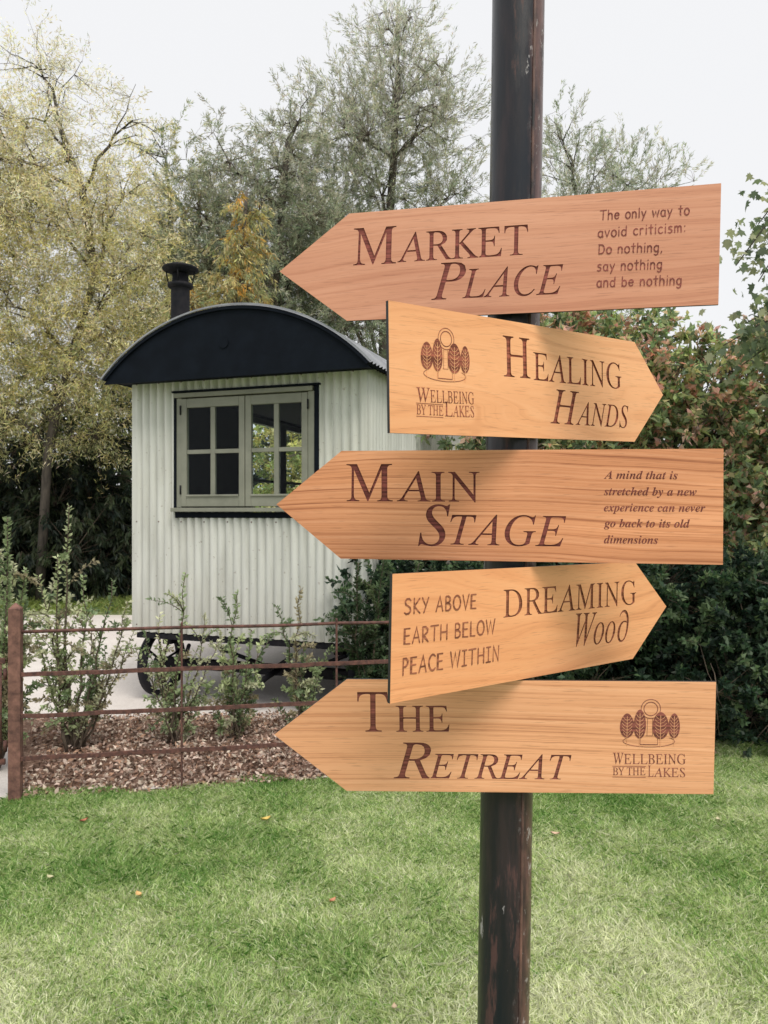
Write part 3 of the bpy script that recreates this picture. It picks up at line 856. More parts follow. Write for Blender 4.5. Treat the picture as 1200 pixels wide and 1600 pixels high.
# ------------------------------------------------------------------ foliage
def norm(a): return a / np.maximum(np.linalg.norm(a, axis=1, keepdims=True), 1e-9)
def mesh_np(name, V, nper, mats, col=None, smooth=False, sizes=None):
    "V: (n, nper, 3) polygons of nper corners each, own vertices"
    n = V.shape[0]; me = bpy.data.meshes.new(name)
    me.vertices.add(n * nper); me.vertices.foreach_set('co', V.reshape(-1).astype(np.float32))
    me.loops.add(n * nper); me.polygons.add(n)
    me.loops.foreach_set('vertex_index', np.arange(n * nper, dtype=np.int32))
    me.polygons.foreach_set('loop_start', np.arange(0, n * nper, nper, dtype=np.int32))
    me.polygons.foreach_set('loop_total', np.full(n, nper, dtype=np.int32))
    if col is not None:
        at = me.color_attributes.new('tint', 'FLOAT_COLOR', 'POINT')
        c4 = np.ones((n, nper, 4), dtype=np.float32); c4[:, :, :3] = col[:, None, :] if col.ndim == 2 else col
        at.data.foreach_set('color', c4.reshape(-1))
    me.update(calc_edges=True)
    if smooth: me.polygons.foreach_set('use_smooth', np.ones(n, dtype=bool))
    return me
def leaf_polys(P0, D, L, Wd_, rng, flat=0.0, fold=.25):
    "quads folded along the midrib: base, side, tip, side"
    n = len(P0)
    Rn = rng.normal(size=(n, 3)); Rn[:, 2] *= (1 - flat)
    Sd = norm(np.cross(D, Rn)); N = np.cross(Sd, D)
    L = L[:, None]; w = Wd_[:, None]
    mid = P0 + D * L * .48
    up = N * w * fold
    curl = -N * L * rng.uniform(0, .18, (n, 1))
    return np.stack([P0, mid + Sd * w / 2 + up, P0 + D * L + curl, mid - Sd * w / 2 + up], axis=1)
def twig_polys(A, B, r, bend=None):
    "three sided twigs from A to B in two spans"
    n = len(A); D = norm(B - A); X = norm(np.cross(D, np.array([[.3, .5, .81]]))); Y = np.cross(D, X)
    Mi = (A + B) / 2 + (bend if bend is not None else 0)
    out = []
    r = np.asarray(r).reshape(-1, 1) if np.ndim(r) else r
    rings = []
    for C_, k in ((A, 1.0), (Mi, .75), (B, .35)):
        rings.append([C_ + (X * math.cos(t) + Y * math.sin(t)) * r * k for t in (0, 2.094, 4.189)])
    for s_ in (0, 1):
        for k in range(3):
            out.append(np.stack([rings[s_][k], rings[s_][(k + 1) % 3], rings[s_ + 1][(k + 1) % 3], rings[s_ + 1][k]], axis=1))
    return np.concatenate(out)
def tri_count(): pass

def plant(name, label, cat, base, trunk, blobs, nclump, k, leaf, spray, pal, seed, group=None, up=.3, droop=.0, shell=.5, twig=.004,
          limb_r=.03, trunk_r=.1, parts=('trunk', 'crown'), flat=0, jit=.25, spread=.55, limbs=True, palf=None, mat=None, sub=6, leafjit=.3, leafmix=.15):
    """trunk: points from the base up (world); blobs: (centre, radii, weight, palette index shift).
    Clumps are sprays of leaves at twig ends spread through the blobs."""
    rng = np.random.default_rng(seed); rr = random.Random(seed)
    root = thing(name, base, label, cat, group)
    bl = [(np.array(c, float), np.array(r if hasattr(r, '__len__') else (r, r, r), float), w) for c, r, w in blobs]
    ws = np.array([w * np.prod(r) ** (2 / 3) for c, r, w in bl]); ws /= ws.sum()
    idx = rng.choice(len(bl), nclump, p=ws)
    C_ = np.array([bl[i][0] for i in idx]); R_ = np.array([bl[i][1] for i in idx])
    u = norm(rng.normal(size=(nclump, 3)))
    rad = rng.uniform(0, 1, (nclump, 1)) ** shell * (1 + rng.normal(size=(nclump, 1)) * .10)
    Pc = C_ + u * R_ * rad
    Pc[:, 2] = np.maximum(Pc[:, 2], .06)
    D = norm(u * .7 + np.array([[0, 0, up]]) + rng.normal(size=(nclump, 3)) * .4)
    # limbs
    g = Geo(); pts_limb = [] 
    T = [Vector(p) for p in trunk]
    if len(T) > 1:
        rads = [trunk_r * (1 - .55 * i / (len(T) - 1)) for i in range(len(T))]
        g.tube([p - Vector(base) for p in T], rads, 10)
    if limbs:
        for bi, (c, r, w) in enumerate(bl):
            # start low on the trunk for low blobs
            cands = [p for p in T if p.z < c[2] - r[2] * .2] or [T[0]]
            s0 = cands[-1]
            e = Vector(c)
            def curve(a, b, n, wob):
                out = []; 
                for i in range(n + 1):
                    t = i / n; q = a.lerp(b, t)
                    q = q + Vector((rr.uniform(-1, 1), rr.uniform(-1, 1), rr.uniform(-.6, .6))) * wob * math.sin(math.pi * t) + Vector((0, 0, (b - a).length * .10 * math.sin(math.pi * t)))
                    out.append(q)
                return out
            main = curve(s0, e, 6, (e - s0).length * .05)
            g.tube([p - Vector(base) for p in main], [limb_r * (1 - .6 * i / 6) for i in range(7)], 6)
            pts_limb += main[2:]
            for q in range(sub):
                a = main[rr.randint(2, 6)]
                dd = Vector((rr.gauss(0, 1), rr.gauss(0, 1), rr.gauss(.3, .9))).normalized()
                b = e + Vector((dd.x * r[0], dd.y * r[1], dd.z * r[2])) * rr.uniform(.6, .95)
                sb = curve(a, b, 4, (b - a).length * .07)
                g.tube([p - Vector(base) for p in sb], [limb_r * .42 * (1 - .75 * i / 4) for i in range(5)], 5)
                pts_limb += sb
    else:
        pts_limb = T
    if g.v: g.build(parts[0], M['bark'], root)
    # twigs from nearest limb point
    B0 = np.array(base, float)
    LP = np.array([tuple(p) for p in pts_limb]) if pts_limb else None
    l = spray * rng.uniform(.6, 1.35, nclump)
    End = Pc + D * l[:, None] - np.array([[0, 0, 1]]) * (droop * l)[:, None]
    tw = []
    if LP is not None and limbs:
        d2 = ((Pc[:, None, :] - LP[None, :, :]) ** 2).sum(2); near = LP[d2.argmin(1)]
        bend = rng.normal(size=Pc.shape) * .06 * np.linalg.norm(Pc - near, axis=1, keepdims=True)
        tw.append(twig_polys(near - B0, Pc - B0, twig * 1.5, bend))
    tw.append(twig_polys(Pc - B0, End - B0, twig * .8, D * l[:, None] * .05 + np.array([[0, 0, 1]]) * (droop * l * .25)[:, None]))
    me = mesh_np('twigs', np.concatenate(tw), 4, None)
    link('twigs', me, root, [M['twig']])
    # leaves
    n = nclump * k; ci = np.repeat(np.arange(nclump), k)
    t = rng.uniform(.0, 1.05, n)[:, None]
    pos = Pc[ci] + (End - Pc)[ci] * t + np.array([[0, 0, 1]]) * ((droop * l)[ci] * .25)[:, None] * np.sin(np.clip(t, 0, 1) * math.pi) + rng.normal(size=(n, 3)) * (spray * jit * .2)
    tang = norm((End - Pc)[ci] - np.array([[0, 0, 1]]) * (droop * l)[ci][:, None] * t)
    ld = norm(tang * (1 - spread) + norm(rng.normal(size=(n, 3))) * spread - np.array([[0, 0, droop * .35]]))
    L = leaf[0] * rng.uniform(1 - leafjit, 1 + leafjit, n); Wd_ = leaf[1] * rng.uniform(1 - leafjit, 1 + leafjit, n)
    V = leaf_polys(pos - B0, ld, L, Wd_, rng, flat)
    pal = np.array(pal, float)
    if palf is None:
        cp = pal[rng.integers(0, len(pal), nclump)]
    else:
        zz_ = (Pc[:, 2] - palf[0]) / (palf[1] - palf[0]); f = np.clip(zz_ + rng.normal(size=nclump) * .22, 0, .999) * len(pal); cp = pal[f.astype(int)]  # paler with height: washed-out light of the treetops put into the leaf colour
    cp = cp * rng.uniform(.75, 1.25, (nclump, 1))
    cl_ = cp[ci]; sw = rng.uniform(size=n) < leafmix; cl_[sw] = pal[rng.integers(0, len(pal), int(sw.sum()))]
    col = cl_ * rng.uniform(.7, 1.3, (n, 1)) * (1 + rng.normal(size=(n, 3)) * .05)
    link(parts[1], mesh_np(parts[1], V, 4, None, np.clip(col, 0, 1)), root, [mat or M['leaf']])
    return root

def bl(px, py, rpx, Y, w=1, dy=0, ry=None, sq=1):
    c = P(px, py, Y + dy); r = rpx / F * Y
    return (tuple(c), (r, (ry or r), r * sq), w)
YEL = [(.60, .54, .25), (.70, .64, .33), (.48, .48, .25), (.72, .62, .38), (.36, .40, .24), (.54, .53, .35)]
GRN = [(.19, .23, .15), (.29, .32, .22), (.14, .18, .12), (.40, .40, .28)]
PALE = [(.42, .45, .35), (.52, .52, .42), (.34, .38, .28)]
DARK = [(.020, .032, .024), (.035, .050, .030), (.055, .075, .038)]
# tall yellowing willow, left
Y = 13.0
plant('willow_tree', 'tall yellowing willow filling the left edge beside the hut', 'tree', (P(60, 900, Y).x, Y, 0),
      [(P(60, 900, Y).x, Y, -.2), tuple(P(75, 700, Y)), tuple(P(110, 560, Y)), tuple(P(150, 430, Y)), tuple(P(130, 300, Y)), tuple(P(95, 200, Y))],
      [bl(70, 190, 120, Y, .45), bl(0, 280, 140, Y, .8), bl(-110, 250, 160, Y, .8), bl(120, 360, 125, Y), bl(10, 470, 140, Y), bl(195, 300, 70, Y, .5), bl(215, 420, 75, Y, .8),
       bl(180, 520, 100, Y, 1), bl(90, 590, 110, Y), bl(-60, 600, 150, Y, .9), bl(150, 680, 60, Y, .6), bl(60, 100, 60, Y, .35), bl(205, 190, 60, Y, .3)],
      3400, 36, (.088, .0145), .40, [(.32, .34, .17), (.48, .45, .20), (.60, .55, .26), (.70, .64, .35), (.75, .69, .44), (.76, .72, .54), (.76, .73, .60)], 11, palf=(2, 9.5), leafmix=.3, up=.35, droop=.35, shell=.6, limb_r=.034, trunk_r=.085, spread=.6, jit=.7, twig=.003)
# small orange sapling between willows
Y = 11.2
plant('willow_sapling', 'slender willow with orange leaves rising behind the hut roof', 'tree', (P(365, 900, Y).x, Y, 0),
      [(P(365, 900, Y).x, Y, -.2), tuple(P(372, 600, Y)), tuple(P(378, 420, Y)), tuple(P(385, 300, Y))],
      [bl(385, 330, 24, Y, .8), bl(378, 390, 30, Y, 1), bl(368, 450, 38, Y, 1), bl(340, 490, 44, Y, .7), bl(300, 480, 40, Y, .5)],
      260, 26, (.10, .020), .30, [(.62, .40, .13), (.56, .48, .22), (.46, .44, .22), (.34, .36, .20), (.50, .46, .26)], 12, up=.1, droop=.7, limb_r=.02, trunk_r=.05, spread=.5)
# grey green willow behind the hut
Y = 17.0
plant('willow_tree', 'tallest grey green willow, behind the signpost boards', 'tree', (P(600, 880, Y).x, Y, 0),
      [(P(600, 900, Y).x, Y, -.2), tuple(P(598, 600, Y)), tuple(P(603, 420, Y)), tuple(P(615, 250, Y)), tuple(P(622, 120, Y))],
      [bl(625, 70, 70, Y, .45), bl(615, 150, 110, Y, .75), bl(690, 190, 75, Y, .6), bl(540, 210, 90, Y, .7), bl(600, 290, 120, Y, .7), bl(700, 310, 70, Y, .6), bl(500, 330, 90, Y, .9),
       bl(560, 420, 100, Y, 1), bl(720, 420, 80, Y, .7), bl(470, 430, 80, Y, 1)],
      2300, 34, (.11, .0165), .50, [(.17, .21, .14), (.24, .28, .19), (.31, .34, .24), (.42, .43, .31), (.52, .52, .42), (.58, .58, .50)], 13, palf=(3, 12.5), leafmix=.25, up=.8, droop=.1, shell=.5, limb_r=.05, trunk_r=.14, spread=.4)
Y = 15.5
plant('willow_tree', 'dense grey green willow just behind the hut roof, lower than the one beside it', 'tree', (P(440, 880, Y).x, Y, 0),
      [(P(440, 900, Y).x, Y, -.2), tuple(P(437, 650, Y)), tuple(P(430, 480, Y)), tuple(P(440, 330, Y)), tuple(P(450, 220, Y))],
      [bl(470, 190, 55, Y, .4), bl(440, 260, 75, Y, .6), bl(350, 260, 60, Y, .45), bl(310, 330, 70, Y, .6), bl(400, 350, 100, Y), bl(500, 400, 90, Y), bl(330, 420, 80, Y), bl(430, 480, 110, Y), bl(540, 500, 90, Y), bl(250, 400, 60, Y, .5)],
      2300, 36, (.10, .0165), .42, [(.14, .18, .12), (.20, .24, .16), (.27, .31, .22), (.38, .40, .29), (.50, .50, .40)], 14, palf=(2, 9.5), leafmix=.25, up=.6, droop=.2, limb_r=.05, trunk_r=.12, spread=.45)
Y = 21.0
plant('willow_tree', 'pale thin willow, rightmost of the background trees', 'tree', (P(930, 850, Y).x, Y, 0),
      [(P(930, 850, Y).x, Y, -.2), tuple(P(925, 600, Y)), tuple(P(910, 430, Y)), tuple(P(900, 300, Y))],
      [bl(880, 220, 50, Y, .35), bl(900, 290, 80, Y, .5), bl(980, 290, 70, Y, .45), bl(1040, 300, 50, Y, .35), bl(860, 380, 90, Y, .7), bl(960, 390, 90, Y, .6), bl(1040, 400, 60, Y, .5), bl(900, 480, 90, Y, .8)],
      1100, 36, (.13, .023), .6, PALE, 15, up=.7, droop=.1, limb_r=.05, trunk_r=.12, spread=.4)
Y = 16.0
plant('willow_tree', 'slim pale willow in the gap between the two big ones, above the chimney', 'tree', (P(290, 850, Y).x, Y, 0),
      [(P(290, 850, Y).x, Y, -.2), tuple(P(285, 600, Y)), tuple(P(270, 430, Y)), tuple(P(265, 300, Y))],
      [bl(255, 240, 60, Y, .35), bl(290, 330, 70, Y, .6), bl(250, 420, 90, Y, .8), bl(300, 500, 90, Y, 1), bl(230, 560, 80, Y, 1)],
      900, 36, (.11, .02), .5, YEL[:3] + GRN[:2] + PALE[:1], 16, up=.5, droop=.3, limb_r=.04, trunk_r=.1, spread=.45)
# dark evergreen shrubs under the left willow
for i, (px, Y, top, seed, lab) in enumerate(((60, 14.2, 640, 21, 'dark evergreen shrub below the yellow willow, nearest the left edge'),
                                          (190, 14.8, 620, 22, 'dark evergreen shrub touching the left corner of the hut'),
                                          (-130, 14.5, 560, 23, 'dark evergreen shrub beyond the gate, partly out of frame'))):
    x = P(px, 900, Y).x; zt = P(px, top, Y).z
    plant('evergreen_shrub', lab, 'shrub', (x, Y, 0), [(x, Y, -.1), (x, Y, zt * .5)],
          [((x, Y, zt * .5), (1.5, 1.1, zt * .52), 1), ((x + .9, Y - .5, zt * .3), (1.1, .9, zt * .34), 1), ((x - .9, Y - .4, zt * .32), (1.1, .9, zt * .34), 1), ((x + .2, Y - .9, .5), (1.5, .6, .6), 1)],
          1100, 34, (.15, .034), .38, DARK, seed, group='evergreen shrubs under the left willow', up=.2, droop=.7, shell=.35, limb_r=.03, trunk_r=.07, spread=.45)
x, Y = -1.72, 12.9
plant('willow_shrub', 'yellow green shrub beyond the hut, glimpsed through its window panes', 'shrub', (x, Y, 0), [(x, Y, -.1), (x, Y, 1.2)],
      [((x, Y, 1.7), (.95, .7, 1.7), 1), ((x + .7, Y + .2, 1.5), (.8, .7, 1.5), 1)], 620, 26, (.12, .03), .32, [(.70, .66, .26), (.50, .58, .24), (.76, .70, .36), (.30, .36, .15)], 24, up=.3, droop=.4, limb_r=.02, trunk_r=.04)
# far wood closing the view
rng = np.random.default_rng(31)
n = 42000
X = rng.uniform(-26, 27, n); Yy = rng.uniform(23, 30, n)
hgt = 5.4 + 1.2 * np.sin(X * .55) + .8 * np.sin(X * 1.7 + 1) + .5 * np.sin(X * 4.1) - np.clip((X - 6) * .28, 0, 3.2)
Z = rng.uniform(0, 1, n) ** .8 * hgt
pos = np.stack([X, Yy, Z], 1); dr = norm(rng.normal(size=(n, 3)) - np.array([[0, 0, .3]]))
V = leaf_polys(pos, dr, rng.uniform(.2, .42, n), rng.uniform(.09, .2, n), rng)
cc = np.array(DARK + [(.08, .10, .05)])[(np.clip((np.sin(X * 1.3) * np.sin(Z * 1.1 + X) * .5 + .5) * 3.0 + rng.normal(size=n) * .6, 0, 3)).astype(int)]
o = link('distant_wood', mesh_np('distant_wood', V, 4, None, cc * rng.uniform(.7, 1.4, (n, 1))), None, [M['leaf']])
tag(o, 'dark mass of far foliage closing the view behind the hut', 'wood', kind='stuff')
# red tinged shrub, right
Y = 7.2
RED = [(.30, .38, .20), (.46, .52, .26), (.20, .27, .15), (.66, .38, .29), (.60, .58, .32), (.74, .52, .42), (.16, .22, .13), (.40, .48, .24), (.24, .32, .17)]
x = P(1000, 900, Y).x
plant('viburnum_shrub', 'big shrub with reddening leaves behind the right ends of the boards', 'shrub', (x, Y, 0), [(x, Y, -.1), (x, Y, .9), (x + .1, Y, 1.6)],
      [bl(880, 560, 95, Y), bl(990, 580, 95, Y), bl(1080, 640, 105, Y), bl(930, 650, 110, Y), bl(1060, 740, 120, Y), bl(1180, 720, 110, Y), bl(1190, 800, 120, Y), bl(760, 650, 85, Y), bl(820, 740, 100, Y),
       bl(960, 800, 120, Y), bl(1120, 860, 110, Y), bl(1290, 740, 110, Y), bl(870, 515, 50, Y, .6), bl(1030, 530, 35, Y, .5), bl(1200, 620, 85, Y, .8), bl(1260, 560, 90, Y, .6), bl(1150, 560, 45, Y, .5)],
      2500, 26, (.078, .038), .20, RED, 41, leafmix=.55, up=.4, droop=.2, shell=.4, limb_r=.022, trunk_r=.05, spread=.7, twig=.0035)
# dark low shrubs below it
Y = 5.9
for i, (px, Y, seed, lab) in enumerate(((1120, 5.55, 51, 'dark green shrub on the lawn edge at the far right'), (900, 5.75, 52, 'dark green shrub between the right lawn edge and the hut'), (690, 6.0, 53, 'dark green shrub growing against the right end of the hut'),
                                     (1320, 5.75, 54, 'dark green shrub running out of the frame at right'))):
    x = P(px, 900, Y).x
    plant('evergreen_shrub', lab, 'shrub', (x, Y, 0), [(x, Y, -.1), (x, Y, .6)],
          [((x, Y, .68), (.62, .55, .62), 1), ((x - .35, Y - .1, .95), (.42, .4, .36), 1), ((x + .35, Y, .85), (.45, .45, .42), 1), ((x, Y - .25, .35), (.66, .5, .36), .7)],
          900, 34, (.050, .027), .15, [(.030, .055, .036), (.055, .095, .052), (.13, .19, .10), (.022, .04, .028)], seed, group='dark shrubs along the right of the bed', up=.5, droop=.1, shell=.35, limb_r=.014, trunk_r=.03, spread=.7, twig=.0025)
# maple branch at the right edge: lobed leaves
def maple(seed=61):
    rng = np.random.default_rng(seed); rr = random.Random(seed)
    base = Vector((4.3, 5.6, 0))
    root = thing('maple_tree', base, 'maple reaching its leafy branches in from the right edge', 'tree')
    g = Geo(); tk = [Vector((4.3, 5.6, -.2)), Vector((4.25, 5.6, 1.5)), Vector((4.1, 5.6, 3.0)), Vector((4.0, 5.6, 4.6)), Vector((4.05, 5.7, 6))]
    g.tube([p - base for p in tk], [.10, .085, .07, .05, .02], 10)
    tips = []
    br = [(tk[2], P(1165, 505, 5.5)), (tk[2], P(1180, 545, 5.6)), (tk[3], P(1150, 415, 5.4)), (tk[3], P(1185, 350, 5.5)), (tk[2], P(1130, 540, 5.7)), (tk[3], P(1185, 440, 5.6)), (tk[2], P(1195, 520, 5.9)), (tk[2], P(1160, 570, 5.8)), (tk[3], P(1200, 395, 5.7)),
          (tk[3], Vector((3.4, 5.0, 4.4))), (tk[4], Vector((4.8, 5.2, 5.6))), (tk[3], Vector((5.2, 6, 4.2))), (tk[2], Vector((5.2, 5.3, 3))), (tk[2], P(1225, 590, 5.5)), (tk[2], P(1215, 490, 5.3))]
    for a, b in br:
        pts = [a.lerp(b, t / 6) + Vector((0, 0, .25 * math.sin(math.pi * t / 6))) for t in range(7)]
        g.tube([p - base for p in pts], [.020 * (1 - .8 * i / 6) for i in range(7)], 5)
        tips.append(pts)
    g.build('trunk', M['bark'], root)
    star = [(0, 0), (.30, -.08), (.28, .12), (.62, .16), (.42, .36), (.50, .62), (.24, .60), (0, 1.05)]
    star = star + [(-x, y) for x, y in reversed(star[1:-1])]
    st = np.array(star); n = len(star)
    allv = []; cols = []
    for j, pts in enumerate(tips):
        for _ in range(120):
            i = rr.randint(3, 5); p = pts[i].lerp(pts[i + 1], rr.random()) + Vector((rr.gauss(0, .13), rr.gauss(0, .12), rr.gauss(-.04, .12)))
            s = rr.uniform(.045, .085)
            d = Vector((rr.gauss(0, 1), rr.gauss(0, 1), rr.gauss(-.9, .5))).normalized()
            sd_ = d.cross(Vector((rr.gauss(0, .6), rr.gauss(0, .6), 1))).normalized(); nn_ = sd_.cross(d)
            c = np.array(rr.choice([(.17, .22, .13), (.25, .30, .17), (.12, .16, .10), (.34, .36, .22)])) * rr.uniform(.8, 1.2)
            wx = rr.uniform(.65, 1.05)
            allv.append([tuple((p - base) + sd_ * float(x) * s * wx * rr.uniform(.85, 1.15) + d * float(y) * s * rr.uniform(.88, 1.1) - nn_ * float(x * x + .3 * y * y) * s * .6) for x, y in star]); cols.append(c)
    link('crown', mesh_np('crown', np.array(allv), n, None, np.array(cols)), root, [M['leaf']])
maple()
# shoots in the bed: upright stems set with small leaves
def shoots(label, base, tips, seed, nleaf=60, leaf=(.034, .018), pal=None, side=True):
    rng = np.random.default_rng(seed); rr = random.Random(seed)
    base = Vector(base); base.z = bed_h(base.x, base.y)
    root = thing('bed_shrub', base, label, 'shrub', 'small leaved shrubs in the planting bed')
    PAL = np.array(pal or [(.32, .40, .22), (.46, .52, .31), (.20, .27, .15), (.58, .60, .42), (.38, .34, .23)])
    g = Geo(); Ps = []; Ds = []; Cs = []
    crown = base + Vector((0, 0, .12))
    for tip in tips:
        tip = Vector(tip); k0 = base + Vector((rr.uniform(-.05, .05), rr.uniform(-.04, .04), 0))
        mid = k0.lerp(tip, .45) + Vector((rr.uniform(-.10, .10), rr.uniform(-.05, .05), -.04))
        pts = [k0 * (1 - t) ** 2 + mid * 2 * t * (1 - t) + tip * t * t + Vector((rr.gauss(0, .008), rr.gauss(0, .008), 0)) * (0 if t in (0, 1) else 1) for t in [i / 10 for i in range(11)]]
        Lg = (tip - k0).length
        g.tube([p - base for p in pts], [max(.0022, .011 * (1 - .85 * i / 10)) * min(1.4, Lg) for i in range(11)], 6)
        lines = [(pts, .25, 1.0, int(nleaf * 2.0 * Lg))]
        if side:
            for q in range(int(5 * Lg) + 2):
                i = rr.randint(2, 8); a = pts[i]
                dd = ((pts[i + 1] - pts[i]).normalized() * .5 + Vector((rr.gauss(0, 1), rr.gauss(0, .8), rr.gauss(.2, .5))).normalized()).normalized()
                b = a + dd * rr.uniform(.10, .26) * min(Lg, 1.1)
                sp_ = [a.lerp(b, t / 4) + Vector((0, 0, .02 * math.sin(t))) for t in range(5)]
                g.tube([p - base for p in sp_], [.0035, .003, .0026, .002, .0012], 4)
                lines.append((sp_, .15, 1.0, int(nleaf * .42)))
        for ln, t0, t1, m in lines:
            cl = rr.choice(PAL) * rr.uniform(.8, 1.2)
            for q in range(m):
                t = t0 + (t1 - t0) * (q + rr.random()) / m; f = t * (len(ln) - 1); i = min(int(f), len(ln) - 2)
                p = ln[i].lerp(ln[i + 1], f - i); tg = (ln[i + 1] - ln[i]).normalized()
                o_ = Vector((rr.gauss(0, 1), rr.gauss(0, 1), rr.gauss(0, 1))); o_ = (o_ - tg * o_.dot(tg)).normalized()
                Ps.append(tuple(p - base)); Ds.append(tuple((tg * rr.uniform(.3, .9) + o_).normalized())); Cs.append(cl * rr.uniform(.7, 1.3))
    g.build('stems', M['twig'], root)
    Ps = np.array(Ps); Ds = np.array(Ds); n = len(Ps)
    V = leaf_polys(Ps, Ds, leaf[0] * rng.uniform(.6, 1.25, n), leaf[1] * rng.uniform(.7, 1.2, n), rng, .0, .3)
    link('foliage', mesh_np('foliage', V, 4, None, np.array(Cs)), root, [M['leaf']])
Y = 4.95
def TP(l, Y, j=0): return [tuple(P(a, b, Y + ((i * 37) % 7 - 3) * .05)) for i, (a, b) in enumerate(l)]
shoots('open branching shrub just right of the fence end post', P(118, 1188, 4.95), TP([(108, 790), (90, 870), (60, 1000), (45, 960), (175, 905), (130, 900), (150, 1000), (70, 1050), (190, 1010), (210, 985), (95, 960), (160, 1080), (60, 900), (140, 960), (200, 940), (70, 940)], 4.95), 71, 56)
shoots('tall leafy shrub at the left edge behind the end post', P(-12, 1200, 4.75), TP([(12, 810), (22, 880), (-20, 850), (40, 930), (5, 930), (30, 990), (-60, 860), (-40, 950), (15, 960), (50, 985), (0, 860), (25, 960), (-30, 1000), (35, 1000), (10, 1040), (-10, 920), (40, 890)], 4.75), 72, 110)
shoots('bushy shrub in front of the hut wheel', P(270, 1190, 5.1), TP([(290, 895), (262, 1000), (228, 985), (240, 1040), (310, 1010), (250, 960), (330, 1060), (210, 1010), (300, 1090), (275, 1050), (235, 1100), (340, 1000), (320, 960)], 5.1), 73, 45)
shoots('shrub with upright shoots under the hut window', P(365, 1180, 5.2), TP([(370, 925), (392, 985), (345, 985), (410, 1030), (350, 1050), (380, 1080), (425, 990), (330, 1100), (395, 1110), (360, 1010)], 5.2), 74, 75)
shoots('shrub with pale tipped shoots between wheel and chassis brace', P(475, 1165, 5.4), TP([(470, 920), (430, 945), (478, 990), (445, 1020), (500, 1030), (455, 1060), (520, 1010), (480, 1080), (430, 1090)], 5.4), 75, 70)
shoots('shrub climbing the right corner of the hut beside the boards', P(575, 1130, 5.5), TP([(560, 880), (600, 870), (580, 905), (625, 900), (540, 950), (640, 930), (610, 960), (560, 1000), (600, 1030), (535, 985), (655, 880), (640, 1000)], 5.4), 76, 130, pal=[(.05, .085, .045), (.08, .12, .06), (.035, .055, .03), (.12, .16, .08)])
# leaf litter on the bed
rng = np.random.default_rng(81)
n = 26000
X = rng.uniform(-2.03, 2.2, n); fy = rng.uniform(0, 1, n) ** 1.1
X = X - fy * 1.55 * .5 * np.clip(1 - (X + 2.03) / 1.2, 0, 1)
yb = 4.27 + (X + 2.05) * .175; Yy = yb + fy * (1.56 - .05 * X)
Z = np.array([bed_h(a, b) for a, b in zip(X, Yy)]) + rng.uniform(.004, .03, n)
dr = norm(np.stack([rng.normal(size=n), rng.normal(size=n), rng.normal(size=n) * .45], 1))
V = leaf_polys(np.stack([X, Yy, Z], 1), dr, rng.uniform(.014, .050, n), rng.uniform(.008, .024, n), rng, .7, .35)
V[:, :, 2] = np.maximum(V[:, :, 2], .008)
pal = np.array([(.54, .40, .33), (.38, .25, .20), (.66, .53, .46), (.13, .085, .065), (.44, .28, .20), (.70, .60, .50)])
o = link('leaf_litter', mesh_np('leaf_litter', V, 4, None, pal[rng.integers(0, 6, n)] * rng.uniform(.7, 1.2, (n, 1))), None, [M['dry']])
tag(o, 'brown and pink dry leaves and bark covering the planting bed', 'leaf litter', kind='stuff')
# grass
def grass(name, pts, hgt, wid, seed, pal, label):
    rng = np.random.default_rng(seed); n = len(pts)
    lean = rng.normal(size=(n, 2)) * .75; az = rng.uniform(0, 2 * math.pi, n)
    # tufts leaning together
    lean[:, 0] += .22 * np.sin(pts[:, 0] * 9 + np.sin(pts[:, 1] * 7) * 2); lean[:, 1] += .18 * np.cos(pts[:, 1] * 11 + pts[:, 0] * 6)
    h = hgt * rng.uniform(.5, 1.25, n) * (1 + .25 * np.sin(pts[:, 0] * 2.3 + 1) * np.sin(pts[:, 1] * 2.9))
    s = np.stack([np.cos(az), np.sin(az), np.zeros(n)], 1) * (wid * rng.uniform(.7, 1.3, n))[:, None] / 2
    b = np.stack([pts[:, 0], pts[:, 1], np.clip((pts[:, 1] - 4.20 - (pts[:, 0] + 2.05) * .175) / .35, 0, 1) * .03], 1)
    ld = np.concatenate([lean, np.zeros((n, 1))], 1) * h[:, None]
    m = b + ld * .35 + np.array([[0, 0, 1]]) * h[:, None] * .62; t = b + ld * 1.0 + np.array([[0, 0, 1]]) * h[:, None] * .95
    # one five cornered blade
    V = np.stack([b - s, b + s, m + s * .8, t, m - s * .8], 1)
    pal = np.array(pal)
    q = pts
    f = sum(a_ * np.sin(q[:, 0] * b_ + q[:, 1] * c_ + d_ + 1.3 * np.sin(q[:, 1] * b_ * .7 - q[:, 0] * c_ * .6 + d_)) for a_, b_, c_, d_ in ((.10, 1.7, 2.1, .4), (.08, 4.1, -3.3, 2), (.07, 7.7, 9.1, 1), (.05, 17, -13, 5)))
    f = f + .36 + np.clip((4.45 + .17 * q[:, 0] - q[:, 1]) / 2.4, -.1, 1) * .42 + rng.normal(size=n) * .22  # washed-out light near the camera put into the blade colour, darker by the bed
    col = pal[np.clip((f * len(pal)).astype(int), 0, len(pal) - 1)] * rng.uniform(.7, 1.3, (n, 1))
    o = link(name, mesh_np(name, V, 5, None, col), None, [M['grass']])
    tag(o, label, 'grass', kind='stuff'); return o
rng = np.random.default_rng(91)
def scatter(n, x0, x1, y0, y1, keep):
    q = np.stack([rng.uniform(x0, x1, n), rng.uniform(y0, y1, n)], 1); return q[keep(q)]
edge = lambda q: 4.30 + .5 * np.clip((q[:, 0] - 1.1) / .7, 0, 1) + (q[:, 0] + 2.05) * .175 + .05 * np.sin(q[:, 0] * 6) + .03 * np.sin(q[:, 0] * 15)
def inlawn(q): return (q[:, 1] < edge(q)) & ((q[:, 0] > -2.1) | (q[:, 1] < 4.2 + (q[:, 0] + 2.1) * .13))
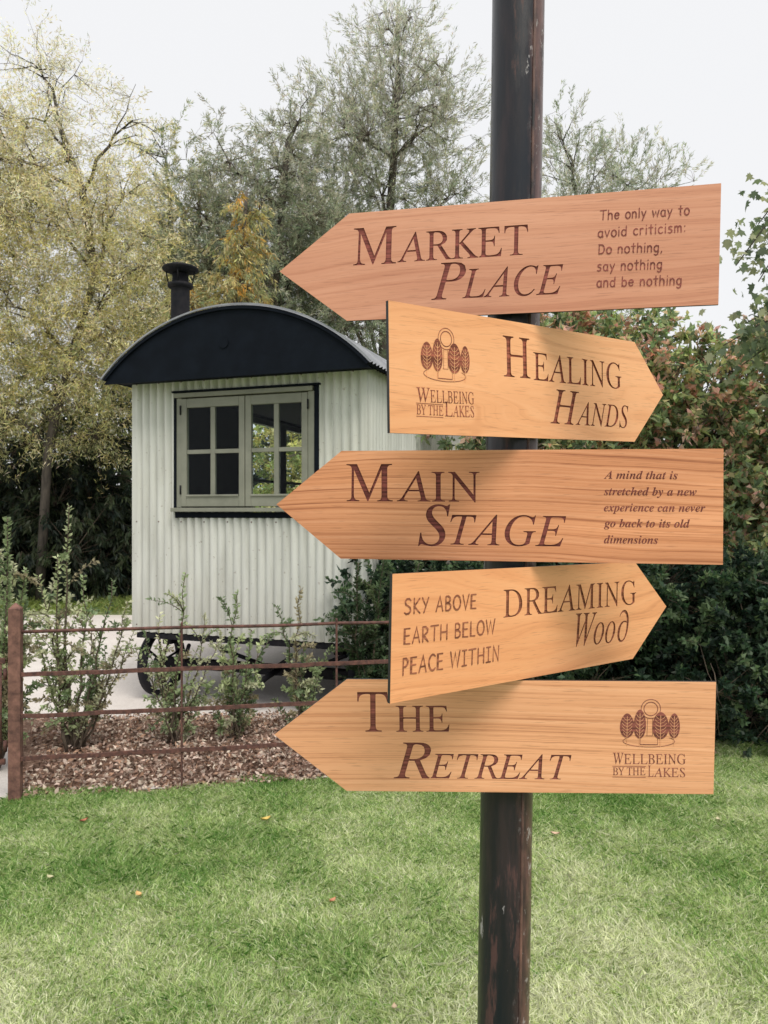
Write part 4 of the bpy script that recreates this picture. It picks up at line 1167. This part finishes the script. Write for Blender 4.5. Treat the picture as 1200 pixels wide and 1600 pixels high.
near = lambda q: inlawn(q) & (np.abs(q[:, 0]) < q[:, 1] * .52 + .25)
wide = lambda q: inlawn(q) & ~near(q)
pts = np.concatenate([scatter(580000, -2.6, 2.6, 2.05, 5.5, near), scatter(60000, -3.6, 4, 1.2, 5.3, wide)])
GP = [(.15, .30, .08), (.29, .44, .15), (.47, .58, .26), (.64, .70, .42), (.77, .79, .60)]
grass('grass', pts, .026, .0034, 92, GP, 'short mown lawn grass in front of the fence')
pts = scatter(9000, -8.5, 1.2, 11.9, 13.6, lambda q: q[:, 0] > -99)
grass('grass', pts, .15, .016, 93, [(.26, .32, .10), (.20, .27, .09), (.34, .36, .15)], 'strip of longer grass beyond the pale path')
# fallen leaves on the lawn
def fallen(px, py, col, size, label, seed):
    Yg = F * EYE / (py - 800); x = (px - 600) / F * Yg
    rng = np.random.default_rng(seed); rr = random.Random(seed)
    g = Geo(); n = 7; a = rr.uniform(0, 6.28)
    v = []
    for i in range(n):
        t = i / (n - 1); w = math.sin(math.pi * min(1, t * 1.05 + .03)) * size * .30
        for sgn in (-1, 0, 1):
            lx, ly = (t - .5) * size, sgn * w
            v.append((lx * math.cos(a) - ly * math.sin(a), lx * math.sin(a) + ly * math.cos(a), .002 + abs(sgn) * size * .16 + (t - .5) ** 2 * size * .6))
    g.add(v, [(3 * i + k, 3 * i + k + 1, 3 * i + 3 + k + 1, 3 * i + 3 + k) for i in range(n - 1) for k in range(2)], 0, True)
    mt = mottled('dry_leaf_skin', tuple(q * .7 for q in col), col, 60, .7, bump=.2)
    o = g.build('fallen_leaf', mt); o.location = (x, Yg, .024)
    tag(o, label, 'leaf', 'fallen leaves on the lawn')
for i, a in enumerate(((131, 1291, (.40, .14, .08), .045, 'red brown fallen leaf on the lawn near the fence end post'),
                       (415, 1289, (.62, .45, .12), .055, 'yellow fallen leaf on the dark green grass by the bed'),
                       (520, 1418, (.50, .22, .12), .040, 'orange fallen leaf on the grass left of the pole'),
                       (868, 1312, (.60, .42, .30), .045, 'beige fallen leaf on the grass right of the pole'),
                       (79, 1381, (.52, .50, .30), .038, 'pale yellow fallen leaf on the left of the lawn'),
                       (217, 1409, (.62, .40, .16), .042, 'small tan fallen leaf left of the orange one'),
                       (1122, 1289, (.50, .46, .30), .036, 'pale fallen leaf on the lawn below the emblem'),
                       (616, 1587, (.52, .40, .28), .030, 'brown fallen leaf nearest the bottom of the pole'))):
    fallen(*a, seed=100 + i)
